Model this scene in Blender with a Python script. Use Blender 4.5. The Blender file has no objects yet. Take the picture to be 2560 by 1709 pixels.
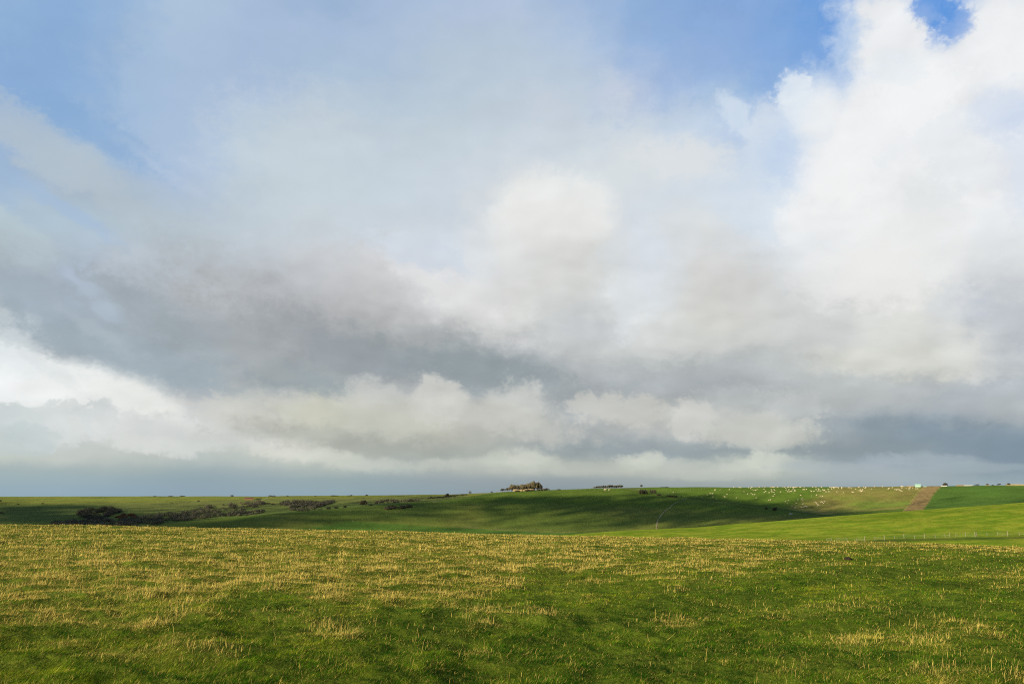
import bpy, bmesh, math, random
import numpy as np
from mathutils import Vector, Matrix
R = math.radians
random.seed(7); rng = np.random.default_rng(7)
C = bpy.context.scene.collection
# ------------------------------------------------------------------ camera model (photo is 2560x1709)
F = 1991.0; CX = 1280.0; CY = 854.5; HORIZ = 1236.0
PITCH = math.atan((HORIZ-CY)/F); EYE = 1.65
SP, CP = math.sin(PITCH), math.cos(PITCH)
SUN_AZ = R(-122.0); SUN_EL = R(23.0)
SUN = np.array([math.sin(SUN_AZ)*math.cos(SUN_EL), math.cos(SUN_AZ)*math.cos(SUN_EL), math.sin(SUN_EL)])

def pix2dir(px, py):
    px = np.asarray(px, float); py = np.asarray(py, float)
    u = px-CX; v = CY-py
    y = F*CP - v*SP; z = F*SP + v*CP
    return np.arctan2(u, y), z/np.hypot(u, y)        # azimuth, slope
def dir2pix(az, t):
    x = np.sin(az); y = np.cos(az); z = t
    d = y*CP + z*SP; up = -y*SP + z*CP
    d = np.where(np.abs(d) < 1e-6, 1e-6, d)
    return CX + F*x/d, CY - F*up/d

# ------------------------------------------------------------------ noise
_tab = rng.random((256, 256))
def vnoise(x, y, s=0):
    x = x + 37.17*s; y = y + 91.7*s
    xi = np.floor(x).astype(np.int64); yi = np.floor(y).astype(np.int64)
    fx = x-xi; fy = y-yi
    fx = fx*fx*(3-2*fx); fy = fy*fy*(3-2*fy)
    a = _tab[xi & 255, yi & 255]; b = _tab[(xi+1) & 255, yi & 255]
    c = _tab[xi & 255, (yi+1) & 255]; d = _tab[(xi+1) & 255, (yi+1) & 255]
    return (a*(1-fx)+b*fx)*(1-fy) + (c*(1-fx)+d*fx)*fy
def fbm(x, y, o=4, s=0):
    r = 0; a = .5; n = 0
    for i in range(o):
        r = r + a*vnoise(x*2**i, y*2**i, s+i*3); n += a; a *= .5
    return r/n
def sstep(a, b, x):
    t = np.clip((x-a)/(b-a), 0, 1); return t*t*(3-2*t)

# ------------------------------------------------------------------ terrain: crest and valley lines (x, y in the photo, distance in metres)
K1 = [(-700,1308,46),(0,1313,46),(640,1324,46),(1240,1337,45),(1600,1345,44),(2060,1353,42),(2560,1372,38),(3400,1400,34)]
K2 = [(-700,1400,110),(0,1410,110),(1280,1430,110),(2560,1450,105),(3400,1470,100)]
K3 = [(-700,1400,265),(0,1395,265),(640,1390,265),(1280,1378,265),(1600,1367,265),(1900,1357,268),(2060,1350.5,270),(2300,1342.5,275),(2560,1338,280),(3400,1322,280)]
K4 = [(-700,1390,400),(0,1388,400),(640,1378,400),(1000,1360,400),(1280,1345,400),(1400,1338,400),(1600,1326,410),(1850,1307.5,420),(2060,1292,420),(2300,1274,430),(2560,1256.5,440),(3400,1215,440)]
K5 = [(-700,1380,500),(0,1375,500),(600,1366,500),(1000,1356,500),(1280,1352,500),(1400,1348,505),(1600,1339,510),(1850,1322,520),(2060,1306,525),(2300,1288,530),(2560,1270,535),(3400,1235,540)]
K6 = [(-700,1345,560),(0,1332,560),(294,1317,565),(640,1288,600),(788,1275,630),(927,1263,660),(1095,1250,710),(1180,1240,740),(1240,1229.5,760),(1300,1227.5,765),(1400,1222.5,770),(1500,1219.5,770),(1560,1221,765),(1620,1229,755),(1720,1244,730),(1850,1257,690),(1950,1271,660),(2060,1290,645),(2300,1276,640),(2560,1260,640),(3400,1228,640)]
K7 = [(-700,1352,700),(0,1345,700),(294,1330,700),(640,1298,710),(788,1284,720),(927,1270,740),(1095,1255,770),(1180,1243,800),(1240,1233,800),(1300,1230,800),(1400,1225,800),(1500,1222,800),(1560,1223.5,800),(1620,1231,790),(1720,1248,780),(1850,1262,760),(1950,1274,740),(2060,1287,720),(2300,1268,720),(2560,1253,720),(3400,1226,720)]
K8 = [(-700,1243,1120),(0,1241.3,1100),(200,1240.2,1100),(640,1240,1090),(1000,1237,1060),(1150,1235,1020),(1240,1231,980),(1300,1229.5,960),(1400,1224.5,940),(1500,1220.5,930),(1600,1218,920),(1700,1217.2,910),(2060,1217,900),(2300,1215,900),(2400,1214,900),(2500,1212.5,900),(2560,1213,900),(3400,1217,900)]
AZF = np.arange(-41.0, 41.01, 0.1)
AZC = np.concatenate([np.arange(-180, -41, 3.0), AZF, np.arange(44, 180.1, 3.0)])
def line(K):
    a = np.array(K, float); az, t = pix2dir(a[:,0], a[:,1]); az = np.degrees(az)
    A = np.arange(-60, 60.01, .1)
    tt = np.interp(A, az, t); rr = np.interp(A, az, a[:,2])
    k = np.exp(-.5*(np.arange(-12,13)*.1/.45)**2); k /= k.sum()
    tt = np.convolve(np.pad(tt, 12, mode='edge'), k, 'valid'); rr = np.convolve(np.pad(rr, 12, mode='edge'), k, 'valid')
    # beyond the frame hold the edge value, easing to a common value behind the camera
    def ex(v, q):
        f = np.interp(q, A, v); m = .5*(np.interp(-45,A,v)+np.interp(45,A,v))
        w = sstep(55, 150, np.abs(q)); return f*(1-w)+m*w
    return ex(tt, AZC), ex(rr, AZC)
TT = []; RR = []
for K in (K1,K2,K3,K4,K5,K6,K7,K8):
    t, r = line(K); TT.append(t); RR.append(r)
t8, r8 = TT[-1], RR[-1]; z8 = t8*r8
for r, dz in ((1500,-14),(3000,-45),(9500,-110)):
    RR.append(np.full_like(r8, r)); TT.append((z8+dz)/r)
TT = np.array(TT); RR = np.array(RR)
RG = np.concatenate([np.array([.05,.5,1,1.5,2,2.5,3,3.5,4,4.5]), 5*np.exp(np.arange(0, math.log(12), .0052)), 60.5*np.exp(np.arange(0.005, math.log(150), .0105))])
def pchip_cols(X, Y, q):
    """monotone cubic in X (k, n) -> values (n, len(q))"""
    h = np.diff(X, axis=0); d = np.diff(Y, axis=0)/h
    m = np.zeros_like(Y)
    w1 = 2*h[1:]+h[:-1]; w2 = h[1:]+2*h[:-1]
    same = d[1:]*d[:-1] > 0
    with np.errstate(divide='ignore', invalid='ignore'):
        hm = (w1+w2)/(w1/d[:-1]+w2/d[1:])
    m[1:-1] = np.where(same, hm, 0)
    m[-1] = d[-1]
    out = np.zeros((X.shape[1], len(q)))
    for c in range(X.shape[1]):
        i = np.clip(np.searchsorted(X[:,c], q)-1, 0, len(X)-2)
        s = np.clip((q-X[i,c])/h[i,c], 0, 1); H = h[i,c]
        out[c] = (2*s**3-3*s**2+1)*Y[i,c] + (s**3-2*s**2+s)*H*m[i,c] + (-2*s**3+3*s**2)*Y[i+1,c] + (s**3-s**2)*H*m[i+1,c]
    return out
Tp = pchip_cols(RR, TT, RG)
Zg = Tp*RG[None,:] + EYE
r1 = RR[0][:,None]; t1 = TT[0][:,None]
rg = RG[None,:]
znear = (t1+2*EYE/r1)*rg*1.0 + (-EYE/r1**2)*rg**2
znear = t1*rg + EYE*(1-(1-rg/r1)**2) - 0 
znear = t1*rg + EYE - EYE*(1-rg/r1)**2
Zg = np.where(rg < r1, znear, Zg)
azr = np.radians(AZC)[:,None]
X = rg*np.sin(azr); Y = rg*np.cos(azr)
nA, nR = len(AZC), len(RG)
def lumps(x, y):
    a = (fbm(x/.34, y/.34, 3, 1)-.5)*.115 + (fbm(x/1.1, y/1.1, 2, 14)-.5)*.09 + (fbm(x/3.6, y/3.6, 2, 4)-.5)*.16
    return a
nearw = 1-sstep(60, 110, rg)
farw = sstep(90, 250, rg)
Zg = Zg + lumps(X, Y)*nearw*sstep(1.0, 4.0, rg)
Zg = Zg + farw*((fbm(X/38, Y/38, 3, 9)-.5)*1.3)
TP = (Zg-EYE)/RG[None,:]                                            # slope seen from the eye
LR = np.log(RG)
def ground_z(x, y):
    x = np.asarray(x, float); y = np.asarray(y, float)
    az = np.degrees(np.arctan2(x, y)); r = np.hypot(x, y)
    i = np.clip(np.searchsorted(AZC, az)-1, 0, len(AZC)-2); j = np.clip(np.searchsorted(RG, r)-1, 0, len(RG)-2)
    u = (az-AZC[i])/(AZC[i+1]-AZC[i]); v = np.clip((r-RG[j])/(RG[j+1]-RG[j]), 0, 1)
    return (Zg[i,j]*(1-u)+Zg[i+1,j]*u)*(1-v)+(Zg[i,j+1]*(1-u)+Zg[i+1,j+1]*u)*v
def hit(px, py, rmin=60.0, rmax=1300.0):
    """where the view through (px, py) meets the land; the crest just under it when it meets only sky"""
    az, t = pix2dir(px, py); az = float(az); t = float(t)
    i = int(np.clip(np.searchsorted(AZC, math.degrees(az))-1, 0, len(AZC)-2)); u = (math.degrees(az)-AZC[i])/(AZC[i+1]-AZC[i])
    prof = TP[i]*(1-u)+TP[i+1]*u
    ok = (RG >= rmin) & (RG <= rmax)
    idx = np.where(ok & (prof >= t))[0]
    if len(idx) and idx[0] > 0 and prof[idx[0]-1] < t:
        j = idx[0]; f = (t-prof[j-1])/(prof[j]-prof[j-1]); r = RG[j-1]+f*(RG[j]-RG[j-1])
    elif len(idx): r = RG[idx[0]]
    else: r = RG[np.where(ok)[0][np.argmax(prof[ok])]]
    x, y = r*math.sin(az), r*math.cos(az)
    return Vector((x, y, float(ground_z(x, y))))
def mpp(p): return p.y/F if False else math.hypot(p.x, p.y)*math.cos(math.atan2(p.x, p.y))/F   # metres per photo pixel there

# ------------------------------------------------------------------ materials
def mat(name, base=(.5,.5,.5), rough=.8, spec=.2):
    m = bpy.data.materials.new(name); m.use_nodes = True
    b = m.node_tree.nodes['Principled BSDF']
    b.inputs['Base Color'].default_value = (*base, 1); b.inputs['Roughness'].default_value = rough
    b.inputs['Specular IOR Level'].default_value = spec
    return m
def noisy(name, c1, c2, scale, rough=.85, spec=.1, bump=0, detail=5, stretch=None, translucent=0):
    m = mat(name, c1, rough, spec); nt = m.node_tree; N = nt.nodes; L = nt.links; b = N['Principled BSDF']
    tc = N.new('ShaderNodeNewGeometry'); src = tc.outputs['Position']
    if stretch:
        mp = N.new('ShaderNodeMapping'); mp.inputs['Scale'].default_value = stretch; L.new(src, mp.inputs[0]); src = mp.outputs[0]
    n = N.new('ShaderNodeTexNoise'); n.inputs['Scale'].default_value = scale; n.inputs['Detail'].default_value = detail
    L.new(src, n.inputs['Vector'])
    r = N.new('ShaderNodeValToRGB'); r.color_ramp.elements[0].position = .35; r.color_ramp.elements[1].position = .65
    r.color_ramp.elements[0].color = (*c1,1); r.color_ramp.elements[1].color = (*c2,1)
    L.new(n.outputs['Fac'], r.inputs[0]); L.new(r.outputs[0], b.inputs['Base Color'])
    if bump:
        bp = N.new('ShaderNodeBump'); bp.inputs['Strength'].default_value = bump; bp.inputs['Distance'].default_value = .3
        L.new(n.outputs['Fac'], bp.inputs['Height']); L.new(bp.outputs[0], b.inputs['Normal'])
    if translucent:
        tr = N.new('ShaderNodeBsdfTranslucent'); L.new(r.outputs[0], tr.inputs['Color'])
        mx = N.new('ShaderNodeMixShader'); mx.inputs[0].default_value = translucent
        L.new(b.outputs[0], mx.inputs[1]); L.new(tr.outputs[0], mx.inputs[2]); L.new(mx.outputs[0], N['Material Output'].inputs[0])
    return m
def blade_mat(name, transl):
    m = mat(name, (.1,.1,.02), .9, .03); nt = m.node_tree; N = nt.nodes; L = nt.links; b = N['Principled BSDF']
    a = N.new('ShaderNodeAttribute'); a.attribute_name = 'Col'
    L.new(a.outputs['Color'], b.inputs['Base Color'])
    tr = N.new('ShaderNodeBsdfTranslucent'); L.new(a.outputs['Color'], tr.inputs['Color'])
    mx = N.new('ShaderNodeMixShader'); mx.inputs[0].default_value = transl
    L.new(b.outputs[0], mx.inputs[1]); L.new(tr.outputs[0], mx.inputs[2]); L.new(mx.outputs[0], N['Material Output'].inputs[0])
    return m

# ------------------------------------------------------------------ object helpers
def mesh_np(name, V, faces, nside, m, col=None, smooth=False, parent=None):
    me = bpy.data.meshes.new(name); V = np.asarray(V, np.float32); f = np.asarray(faces, np.int32).reshape(-1)
    nf = len(f)//nside
    me.vertices.add(len(V)); me.vertices.foreach_set('co', V.reshape(-1))
    me.loops.add(len(f)); me.loops.foreach_set('vertex_index', f)
    me.polygons.add(nf); me.polygons.foreach_set('loop_start', np.arange(0, nf*nside, nside, dtype=np.int32))
    me.polygons.foreach_set('loop_total', np.full(nf, nside, np.int32))
    if smooth: me.polygons.foreach_set('use_smooth', np.ones(nf, bool))
    me.update(calc_edges=True)
    if col is not None:
        a = me.color_attributes.new('Col', 'FLOAT_COLOR', 'POINT')
        c = np.ones((len(V),4), np.float32); c[:,:3] = col; a.data.foreach_set('color', c.reshape(-1))
    me.materials.append(m)
    o = bpy.data.objects.new(name, me); C.objects.link(o)
    if parent: o.parent = parent
    return o
def tag(o, label=None, cat=None, group=None, kind=None):
    if label: o['label'] = label
    if cat: o['category'] = cat
    if group: o['group'] = group
    if kind: o['kind'] = kind
    return o
def empty(name, loc, rz=0):
    o = bpy.data.objects.new(name, None); C.objects.link(o); o.location = loc; o.rotation_euler[2] = rz; o.empty_display_size = .5; return o
def bm_obj(name, bm, m, parent=None, smooth=False):
    me = bpy.data.meshes.new(name); bm.to_mesh(me); bm.free(); me.materials.append(m)
    if smooth:
        for p in me.polygons: p.use_smooth = True
    o = bpy.data.objects.new(name, me); C.objects.link(o)
    if parent: o.parent = parent
    return o
def box(bm, x0, x1, y0, y1, z0, z1):
    v = [bm.verts.new(c) for c in ((x0,y0,z0),(x1,y0,z0),(x1,y1,z0),(x0,y1,z0),(x0,y0,z1),(x1,y0,z1),(x1,y1,z1),(x0,y1,z1))]
    for f in ((0,3,2,1),(4,5,6,7),(0,1,5,4),(1,2,6,5),(2,3,7,6),(3,0,4,7)): bm.faces.new([v[i] for i in f])
def tube(bm, pts, rads, n=6):
    rings = []
    for k, (p, r) in enumerate(zip(pts, rads)):
        p = Vector(p); q = Vector(pts[min(k+1, len(pts)-1)]) - Vector(pts[max(k-1, 0)])
        q.normalize(); a = q.orthogonal().normalized(); b = q.cross(a)
        rings.append([bm.verts.new(p + (a*math.cos(2*math.pi*i/n)+b*math.sin(2*math.pi*i/n))*r) for i in range(n)])
    for A, B in zip(rings[:-1], rings[1:]):
        for i in range(n): bm.faces.new((A[i], A[(i+1)%n], B[(i+1)%n], B[i]))
    bm.faces.new(rings[0][::-1]); bm.faces.new(rings[-1])

# ------------------------------------------------------------------ the land: one sheet with its fields
PXg, PYg = dir2pix(azr+0*rg, TP)
front = np.abs(azr+0*rg) < R(60)
def zone_colours():
    def c(*v): return np.array(v, float)
    n1 = fbm(X/9, Y/9, 4, 2)[...,None]; n2 = fbm(X/45, Y/45, 3, 5)[...,None]; n3 = fbm(X/160, Y/160, 3, 6)[...,None]
    near = c(.045,.085,.007)*(1-n1)+c(.11,.125,.012)*n1
    ns = fbm(X/7, Y/4.0, 5, 3)[...,None]
    B = c(.115,.180,.008)*(1-sstep(.34,.66,ns)) + c(.205,.235,.018)*sstep(.34,.66,ns)
    B = B*(.82+.36*n2)
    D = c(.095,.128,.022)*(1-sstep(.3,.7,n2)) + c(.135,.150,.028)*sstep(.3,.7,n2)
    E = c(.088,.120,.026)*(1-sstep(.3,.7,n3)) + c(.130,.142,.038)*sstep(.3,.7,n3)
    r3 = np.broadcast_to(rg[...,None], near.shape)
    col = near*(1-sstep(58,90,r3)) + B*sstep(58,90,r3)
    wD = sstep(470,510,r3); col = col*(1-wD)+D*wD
    # beyond the far valley
    rv = RR[6][:,None,None]
    wE = sstep(0,18,r3-rv); col = col*(1-wE)+E*wE
    P = PXg; Q = PYg
    dm = (wD[...,0]*(1-wE[...,0]))
    # D: greener strip under the low boundary line, olive mid slope, fresh green top
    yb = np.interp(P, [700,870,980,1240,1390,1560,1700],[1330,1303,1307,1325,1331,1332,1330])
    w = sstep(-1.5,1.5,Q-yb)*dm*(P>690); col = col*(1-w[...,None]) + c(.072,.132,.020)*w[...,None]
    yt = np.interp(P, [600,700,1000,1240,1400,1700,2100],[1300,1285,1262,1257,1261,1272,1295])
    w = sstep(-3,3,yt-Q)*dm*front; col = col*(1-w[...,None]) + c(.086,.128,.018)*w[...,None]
    # F: green pasture on the left, worn brown-olive slope on the right
    wF = sstep(0,18,r3[...,0]-rv[...,0])*sstep(1560,1640,P)*front
    col = col*(1-wF[...,None]) + (c(.092,.145,.018)*(.85+.3*n1))*wF[...,None]
    edge = np.interp(Q, [1200,1225,1240,1258,1275,1292,1330],[2120,2075,2040,1995,1960,1930,1900]) + 60*(n2[...,0]-.5)
    wb = sstep(-22,28,P-edge)*wF
    br = c(.21,.165,.050)*(1-n1)+c(.175,.19,.035)*n1
    st = .5+.5*np.sin((X*math.cos(.62)+Y*math.sin(.62))/2.1+6*n1[...,0]); br = br*(.9+.16*st[...,None])
    gw = sstep(.5,.72,n2[...,0])*.7; br = br*(1-gw[...,None])+c(.12,.185,.025)*gw[...,None]
    col = col*(1-wb[...,None])+br*wb[...,None]
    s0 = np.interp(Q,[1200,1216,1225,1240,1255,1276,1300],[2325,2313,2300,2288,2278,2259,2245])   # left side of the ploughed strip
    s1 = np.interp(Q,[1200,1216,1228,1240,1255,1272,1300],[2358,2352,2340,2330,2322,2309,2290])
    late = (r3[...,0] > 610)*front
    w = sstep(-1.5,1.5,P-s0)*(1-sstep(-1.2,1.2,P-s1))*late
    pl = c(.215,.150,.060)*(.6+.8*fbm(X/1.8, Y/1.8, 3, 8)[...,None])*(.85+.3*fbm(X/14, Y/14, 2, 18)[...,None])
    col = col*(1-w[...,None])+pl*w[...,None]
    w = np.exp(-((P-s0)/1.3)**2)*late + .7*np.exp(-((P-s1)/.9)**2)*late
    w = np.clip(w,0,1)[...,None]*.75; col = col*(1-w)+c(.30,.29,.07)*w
    w = sstep(-1.0,1.2,P-s1)*late*(r3[...,0] < 930); col = col*(1-w[...,None]) + (c(.070,.130,.020)*(.85+.3*n2))*w[...,None]
    w = sstep(2480,2545,P)*sstep(1216,1212,Q)*late; col = col*(1-w[...,None])+c(.20,.20,.05)*w[...,None]
    # E: tan skyline field on the far left, hedge line under it
    late = (r3[...,0] > rv[...,0]+20)*front*(P < 1250)
    hl = np.interp(P,[-300,0,110,300,430,520,610,700,1250],[1261,1259.5,1258.5,1257.5,1255.5,1251.5,1248,1246,1240])
    w = late*sstep(-1,1,hl-Q); col = col*(1-w[...,None])+(c(.150,.165,.030)*(.7+.6*n3))*w[...,None]
    w = late*(P<330)*sstep(1262,1272,Q)*sstep(1306,1290,Q)*.35; col = col*(1-w[...,None])+c(.10,.12,.04)*w[...,None]
    # dark strip under the near fence
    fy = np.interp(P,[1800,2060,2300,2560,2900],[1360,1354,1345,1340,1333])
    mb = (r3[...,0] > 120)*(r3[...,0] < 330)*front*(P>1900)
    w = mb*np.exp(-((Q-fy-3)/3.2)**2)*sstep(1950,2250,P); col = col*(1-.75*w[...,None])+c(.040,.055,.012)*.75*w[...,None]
    # pale boundary tracks and a dark line down the fold, slopes D and F
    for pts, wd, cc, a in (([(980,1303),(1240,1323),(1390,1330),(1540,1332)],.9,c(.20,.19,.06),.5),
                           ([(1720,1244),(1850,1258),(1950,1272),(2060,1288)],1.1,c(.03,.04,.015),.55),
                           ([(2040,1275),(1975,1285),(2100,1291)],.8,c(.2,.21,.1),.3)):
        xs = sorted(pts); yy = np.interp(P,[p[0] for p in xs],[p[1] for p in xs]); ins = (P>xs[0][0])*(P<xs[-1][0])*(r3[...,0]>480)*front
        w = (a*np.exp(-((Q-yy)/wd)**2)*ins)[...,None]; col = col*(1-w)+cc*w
    return np.clip(col,0,1)
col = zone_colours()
def land_material():
    m = mat('land', (.1,.15,.02), 1.0, .02); nt = m.node_tree; N = nt.nodes; L = nt.links; b = N['Principled BSDF']
    a = N.new('ShaderNodeAttribute'); a.attribute_name = 'Col'
    g = N.new('ShaderNodeNewGeometry')
    def noise(sc, det, mapping=None):
        n = N.new('ShaderNodeTexNoise'); n.inputs['Scale'].default_value = sc; n.inputs['Detail'].default_value = det; n.inputs['Roughness'].default_value = .65
        s = g.outputs['Position']
        if mapping: mp = N.new('ShaderNodeMapping'); mp.inputs['Scale'].default_value = mapping; L.new(s, mp.inputs[0]); s = mp.outputs[0]
        L.new(s, n.inputs['Vector']); return n.outputs['Fac']
    def mulrange(f, lo, hi):
        r = N.new('ShaderNodeMapRange'); r.inputs[1].default_value = .3; r.inputs[2].default_value = .7; r.inputs[3].default_value = lo; r.inputs[4].default_value = hi
        L.new(f, r.inputs[0]); return r.outputs[0]
    c = a.outputs['Color']
    for f, lo, hi in ((noise(.6,6),.72,1.28),(noise(.09,5,(1,.35,1)),.84,1.16),(noise(4.5,4),.75,1.25)):
        v = N.new('ShaderNodeVectorMath'); v.operation = 'SCALE'; L.new(c, v.inputs[0]); L.new(mulrange(f,lo,hi), v.inputs['Scale']); c = v.outputs[0]
    L.new(c, b.inputs['Base Color'])
    bp = N.new('ShaderNodeBump'); bp.inputs['Strength'].default_value = .55; bp.inputs['Distance'].default_value = .35
    L.new(noise(1.3,6), bp.inputs['Height']); L.new(bp.outputs[0], b.inputs['Normal'])
    return m
V = np.stack([X, Y, Zg], -1).reshape(-1,3)
ii, jj = np.meshgrid(np.arange(nA-1), np.arange(nR-1), indexing='ij')
q = np.stack([ii*nR+jj, (ii+1)*nR+jj, (ii+1)*nR+jj+1, ii*nR+jj+1], -1).reshape(-1,4)[:, ::-1]
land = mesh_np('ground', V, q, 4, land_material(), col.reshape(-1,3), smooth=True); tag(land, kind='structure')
me = land.data

# ------------------------------------------------------------------ grass of the near field
def straw_density(x, y, r, az):
    """0..1 how much standing dry grass"""
    p = fbm(x/.75, y/.75, 3, 20); q_ = fbm(x/3.2, y/3.2, 2, 24); s_ = fbm(x/9, y/9, 2, 27)
    px, py = dir2pix(az, (ground_z(x,y)-EYE)/r)
    edge = np.interp(px, [0,500,1000,1400,1700,2000,2300,2560],[1640,1605,1555,1495,1460,1430,1405,1390])
    edge = edge + 70*(fbm(x/7, y/7, 3, 50)-.5)*2
    d = np.clip((edge-py)/340+.48, 0, 1)**1.1
    d = np.maximum(d, .95*sstep(-1,-.35,-(RR[0][np.clip(np.searchsorted(AZC,np.degrees(az)),0,nA-1)]-r)/13))
    d = np.maximum(d, .12+.24*sstep(1450,2300,px)*sstep(1400,1500,py) + .22*sstep(2300,2560,px))
    m = .54*p+.30*q_+.16*s_
    t = .70-.36*d
    rim = sstep(-1,-.3,-(RR[0][np.clip(np.searchsorted(AZC,np.degrees(az)),0,nA-1)]-r)/13)
    return np.clip(sstep(t-.09, t+.10, m)*(.25+.85*d)+.9*rim+.04+.20*sstep(20,330,edge-py), 0, 1)*(1-.85*np.clip(track_band(px,py),0,1)), px, py
def track_band(px, py):
    ln = np.interp(px, [1200,1500,1750,2150,2560],[1640,1550,1490,1432,1398]); ln2 = np.interp(px,[1500,2000,2560],[1700,1560,1480])
    return sstep(1150,1500,px)*(np.exp(-((py-ln)/np.interp(px,[1200,2560],[34,15]))**2)+.6*np.exp(-((py-ln2)/np.interp(px,[1500,2560],[34,20]))**2))
def scatter(n, r0, r1, amax=40.5):
    k = int(n*.68)
    u = rng.random(k); ra = 1/(1/r0 - u*(1/r0-1/r1))
    rb = r0*np.exp(rng.random(n-k)*math.log(r1/r0))
    r = np.concatenate([ra, rb]); az = np.radians((rng.random(n)*2-1)*amax)
    return r*np.sin(az), r*np.cos(az), r, az
def turf():
    x, y, r, az = scatter(1900000, 5.6, 58)
    n = len(x)
    z = ground_z(x, y)-.008
    tus = fbm(x/.28, y/.28, 2, 30)
    h = (.009+.028*rng.random(n)**1.3)*(.55+.95*tus)*(1+.25*sstep(10,45,r))
    w = np.maximum(.0034, r*.00045)*(.7+.6*rng.random(n))
    a = rng.random(n)*2*math.pi
    lean = h*(.4+1.3*rng.random(n)); la = R(35)+rng.normal(0, .9, n)      # combed by the wind, up and to the right
    sx, sy = np.cos(a)*w/2, np.sin(a)*w/2
    P0 = np.stack([x-sx, y-sy, z], -1); P1 = np.stack([x+sx, y+sy, z], -1)
    P2 = np.stack([x+np.cos(la)*lean, y+np.sin(la)*lean, z+h], -1)
    V = np.stack([P0,P1,P2], 1).reshape(-1,3)
    s, px, py = straw_density(x, y, r, az)
    t = np.clip(.5+1.1*(fbm(x/.16,y/.16,2,31)-.5)+.9*(fbm(x/.8,y/.8,2,33)-.5)+.6*(fbm(x/4,y/4,2,35)-.5)+.62*(rng.random(n)-.5), 0, 1)[:,None]
    g0 = np.array([.013,.060,.003]); g1 = np.array([.078,.175,.005]); g2 = np.array([.38,.37,.02])
    lush = track_band(px, py)[:,None]; t = np.clip(t-.07-.20*lush-.12*sstep(1460,1620,py)[:,None], 0, 1)
    c = np.where(t<.5, g0+(g1-g0)*t*2, g1+(g2-g1)*(t*2-1))
    ds = ((rng.random(n) < .04+.66*s+.20*sstep(26,44,r)+(.08+.30*s)*sstep(.52,.70,fbm(x/.2,y/.2,2,37))))[:,None]
    straw = np.array([.66,.50,.11])*(.45+.75*rng.random((n,1)))
    brown = (rng.random((n,1)) < .03); c = np.where(brown, np.array([.16,.085,.03]), c)
    c = np.where(ds, straw, c)*(.58+.8*tus[:,None])*(.35+1.35*rng.random((n,1))**1.3)
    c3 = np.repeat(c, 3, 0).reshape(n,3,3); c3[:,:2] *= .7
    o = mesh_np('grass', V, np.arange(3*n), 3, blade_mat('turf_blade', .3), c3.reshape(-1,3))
    tag(o, kind='stuff'); return o
turf()
def straws():
    x, y, r, az = scatter(1300000, 5.4, 58)
    s, px, py = straw_density(x, y, r, az)
    tall_clump = fbm(x/.35, y/.35, 2, 41)
    keep = rng.random(len(x)) < s*(.20+.60*sstep(7,28,r))*(.05+2.0*sstep(.48,.70,tall_clump))
    keep &= px > -150; keep &= px < 2710
    x, y, r, az, s, py = [v[keep] for v in (x, y, r, az, s, py)]
    n = len(x); z = ground_z(x, y)-.01
    h = (.018+.072*rng.random(n)**2.0)*(.8+.5*rng.random(n))
    long = rng.random(n) < .035*sstep(22,8,r)+.006; h = np.where(long, h*2.1, h)
    fallen = rng.random(n) < .38
    w = np.maximum(.0025, r*.00034)*(.75+.5*rng.random(n))
    a = rng.normal(0, .55, n)                                           # mostly facing the open side
    la = rng.normal(R(25), 1.1, n); lean = h*np.where(fallen, 1.1, .12+.42*rng.random(n)); hz = np.where(fallen, h*.4, h)
    sx, sy = np.cos(a)*w/2, np.sin(a)*w/2; lx, ly = np.cos(la)*lean, np.sin(la)*lean
    bend = .35+.25*rng.random(n); kink = rng.normal(0,.10,n)*h
    def pt(fx, fz, sgn, ws):
        return np.stack([x+lx*fx+sgn*sx*ws+kink*(fz*(1-fz))*2, y+ly*fx+sgn*sy*ws, z+hz*fz], -1)
    P = [pt(0,0,-1,1), pt(0,0,1,1), pt(bend,.6+0*x,1,.9), pt(bend,.6+0*x,-1,.9), pt(1,1,0,0)]
    V = np.stack(P, 1).reshape(-1,3); b = np.arange(n)[:,None]*5
    f = np.concatenate([b+[0,1,2], b+[0,2,3], b+[3,2,4]], 1)
    k = rng.random((n,1)); c = np.array([.84,.62,.16])*(1-k)+np.array([.52,.38,.10])*k
    c = c*(.55+.65*rng.random((n,1))); gr = rng.random((n,1)) < .15; c = np.where(gr, np.array([.25,.27,.05]), c)
    c5 = np.repeat(c, 5, 0)
    o = mesh_np('dry_grass', V, f.reshape(-1), 3, blade_mat('straw_blade', .28), c5); tag(o, kind='stuff')
straws()
print('grass done')
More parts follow.
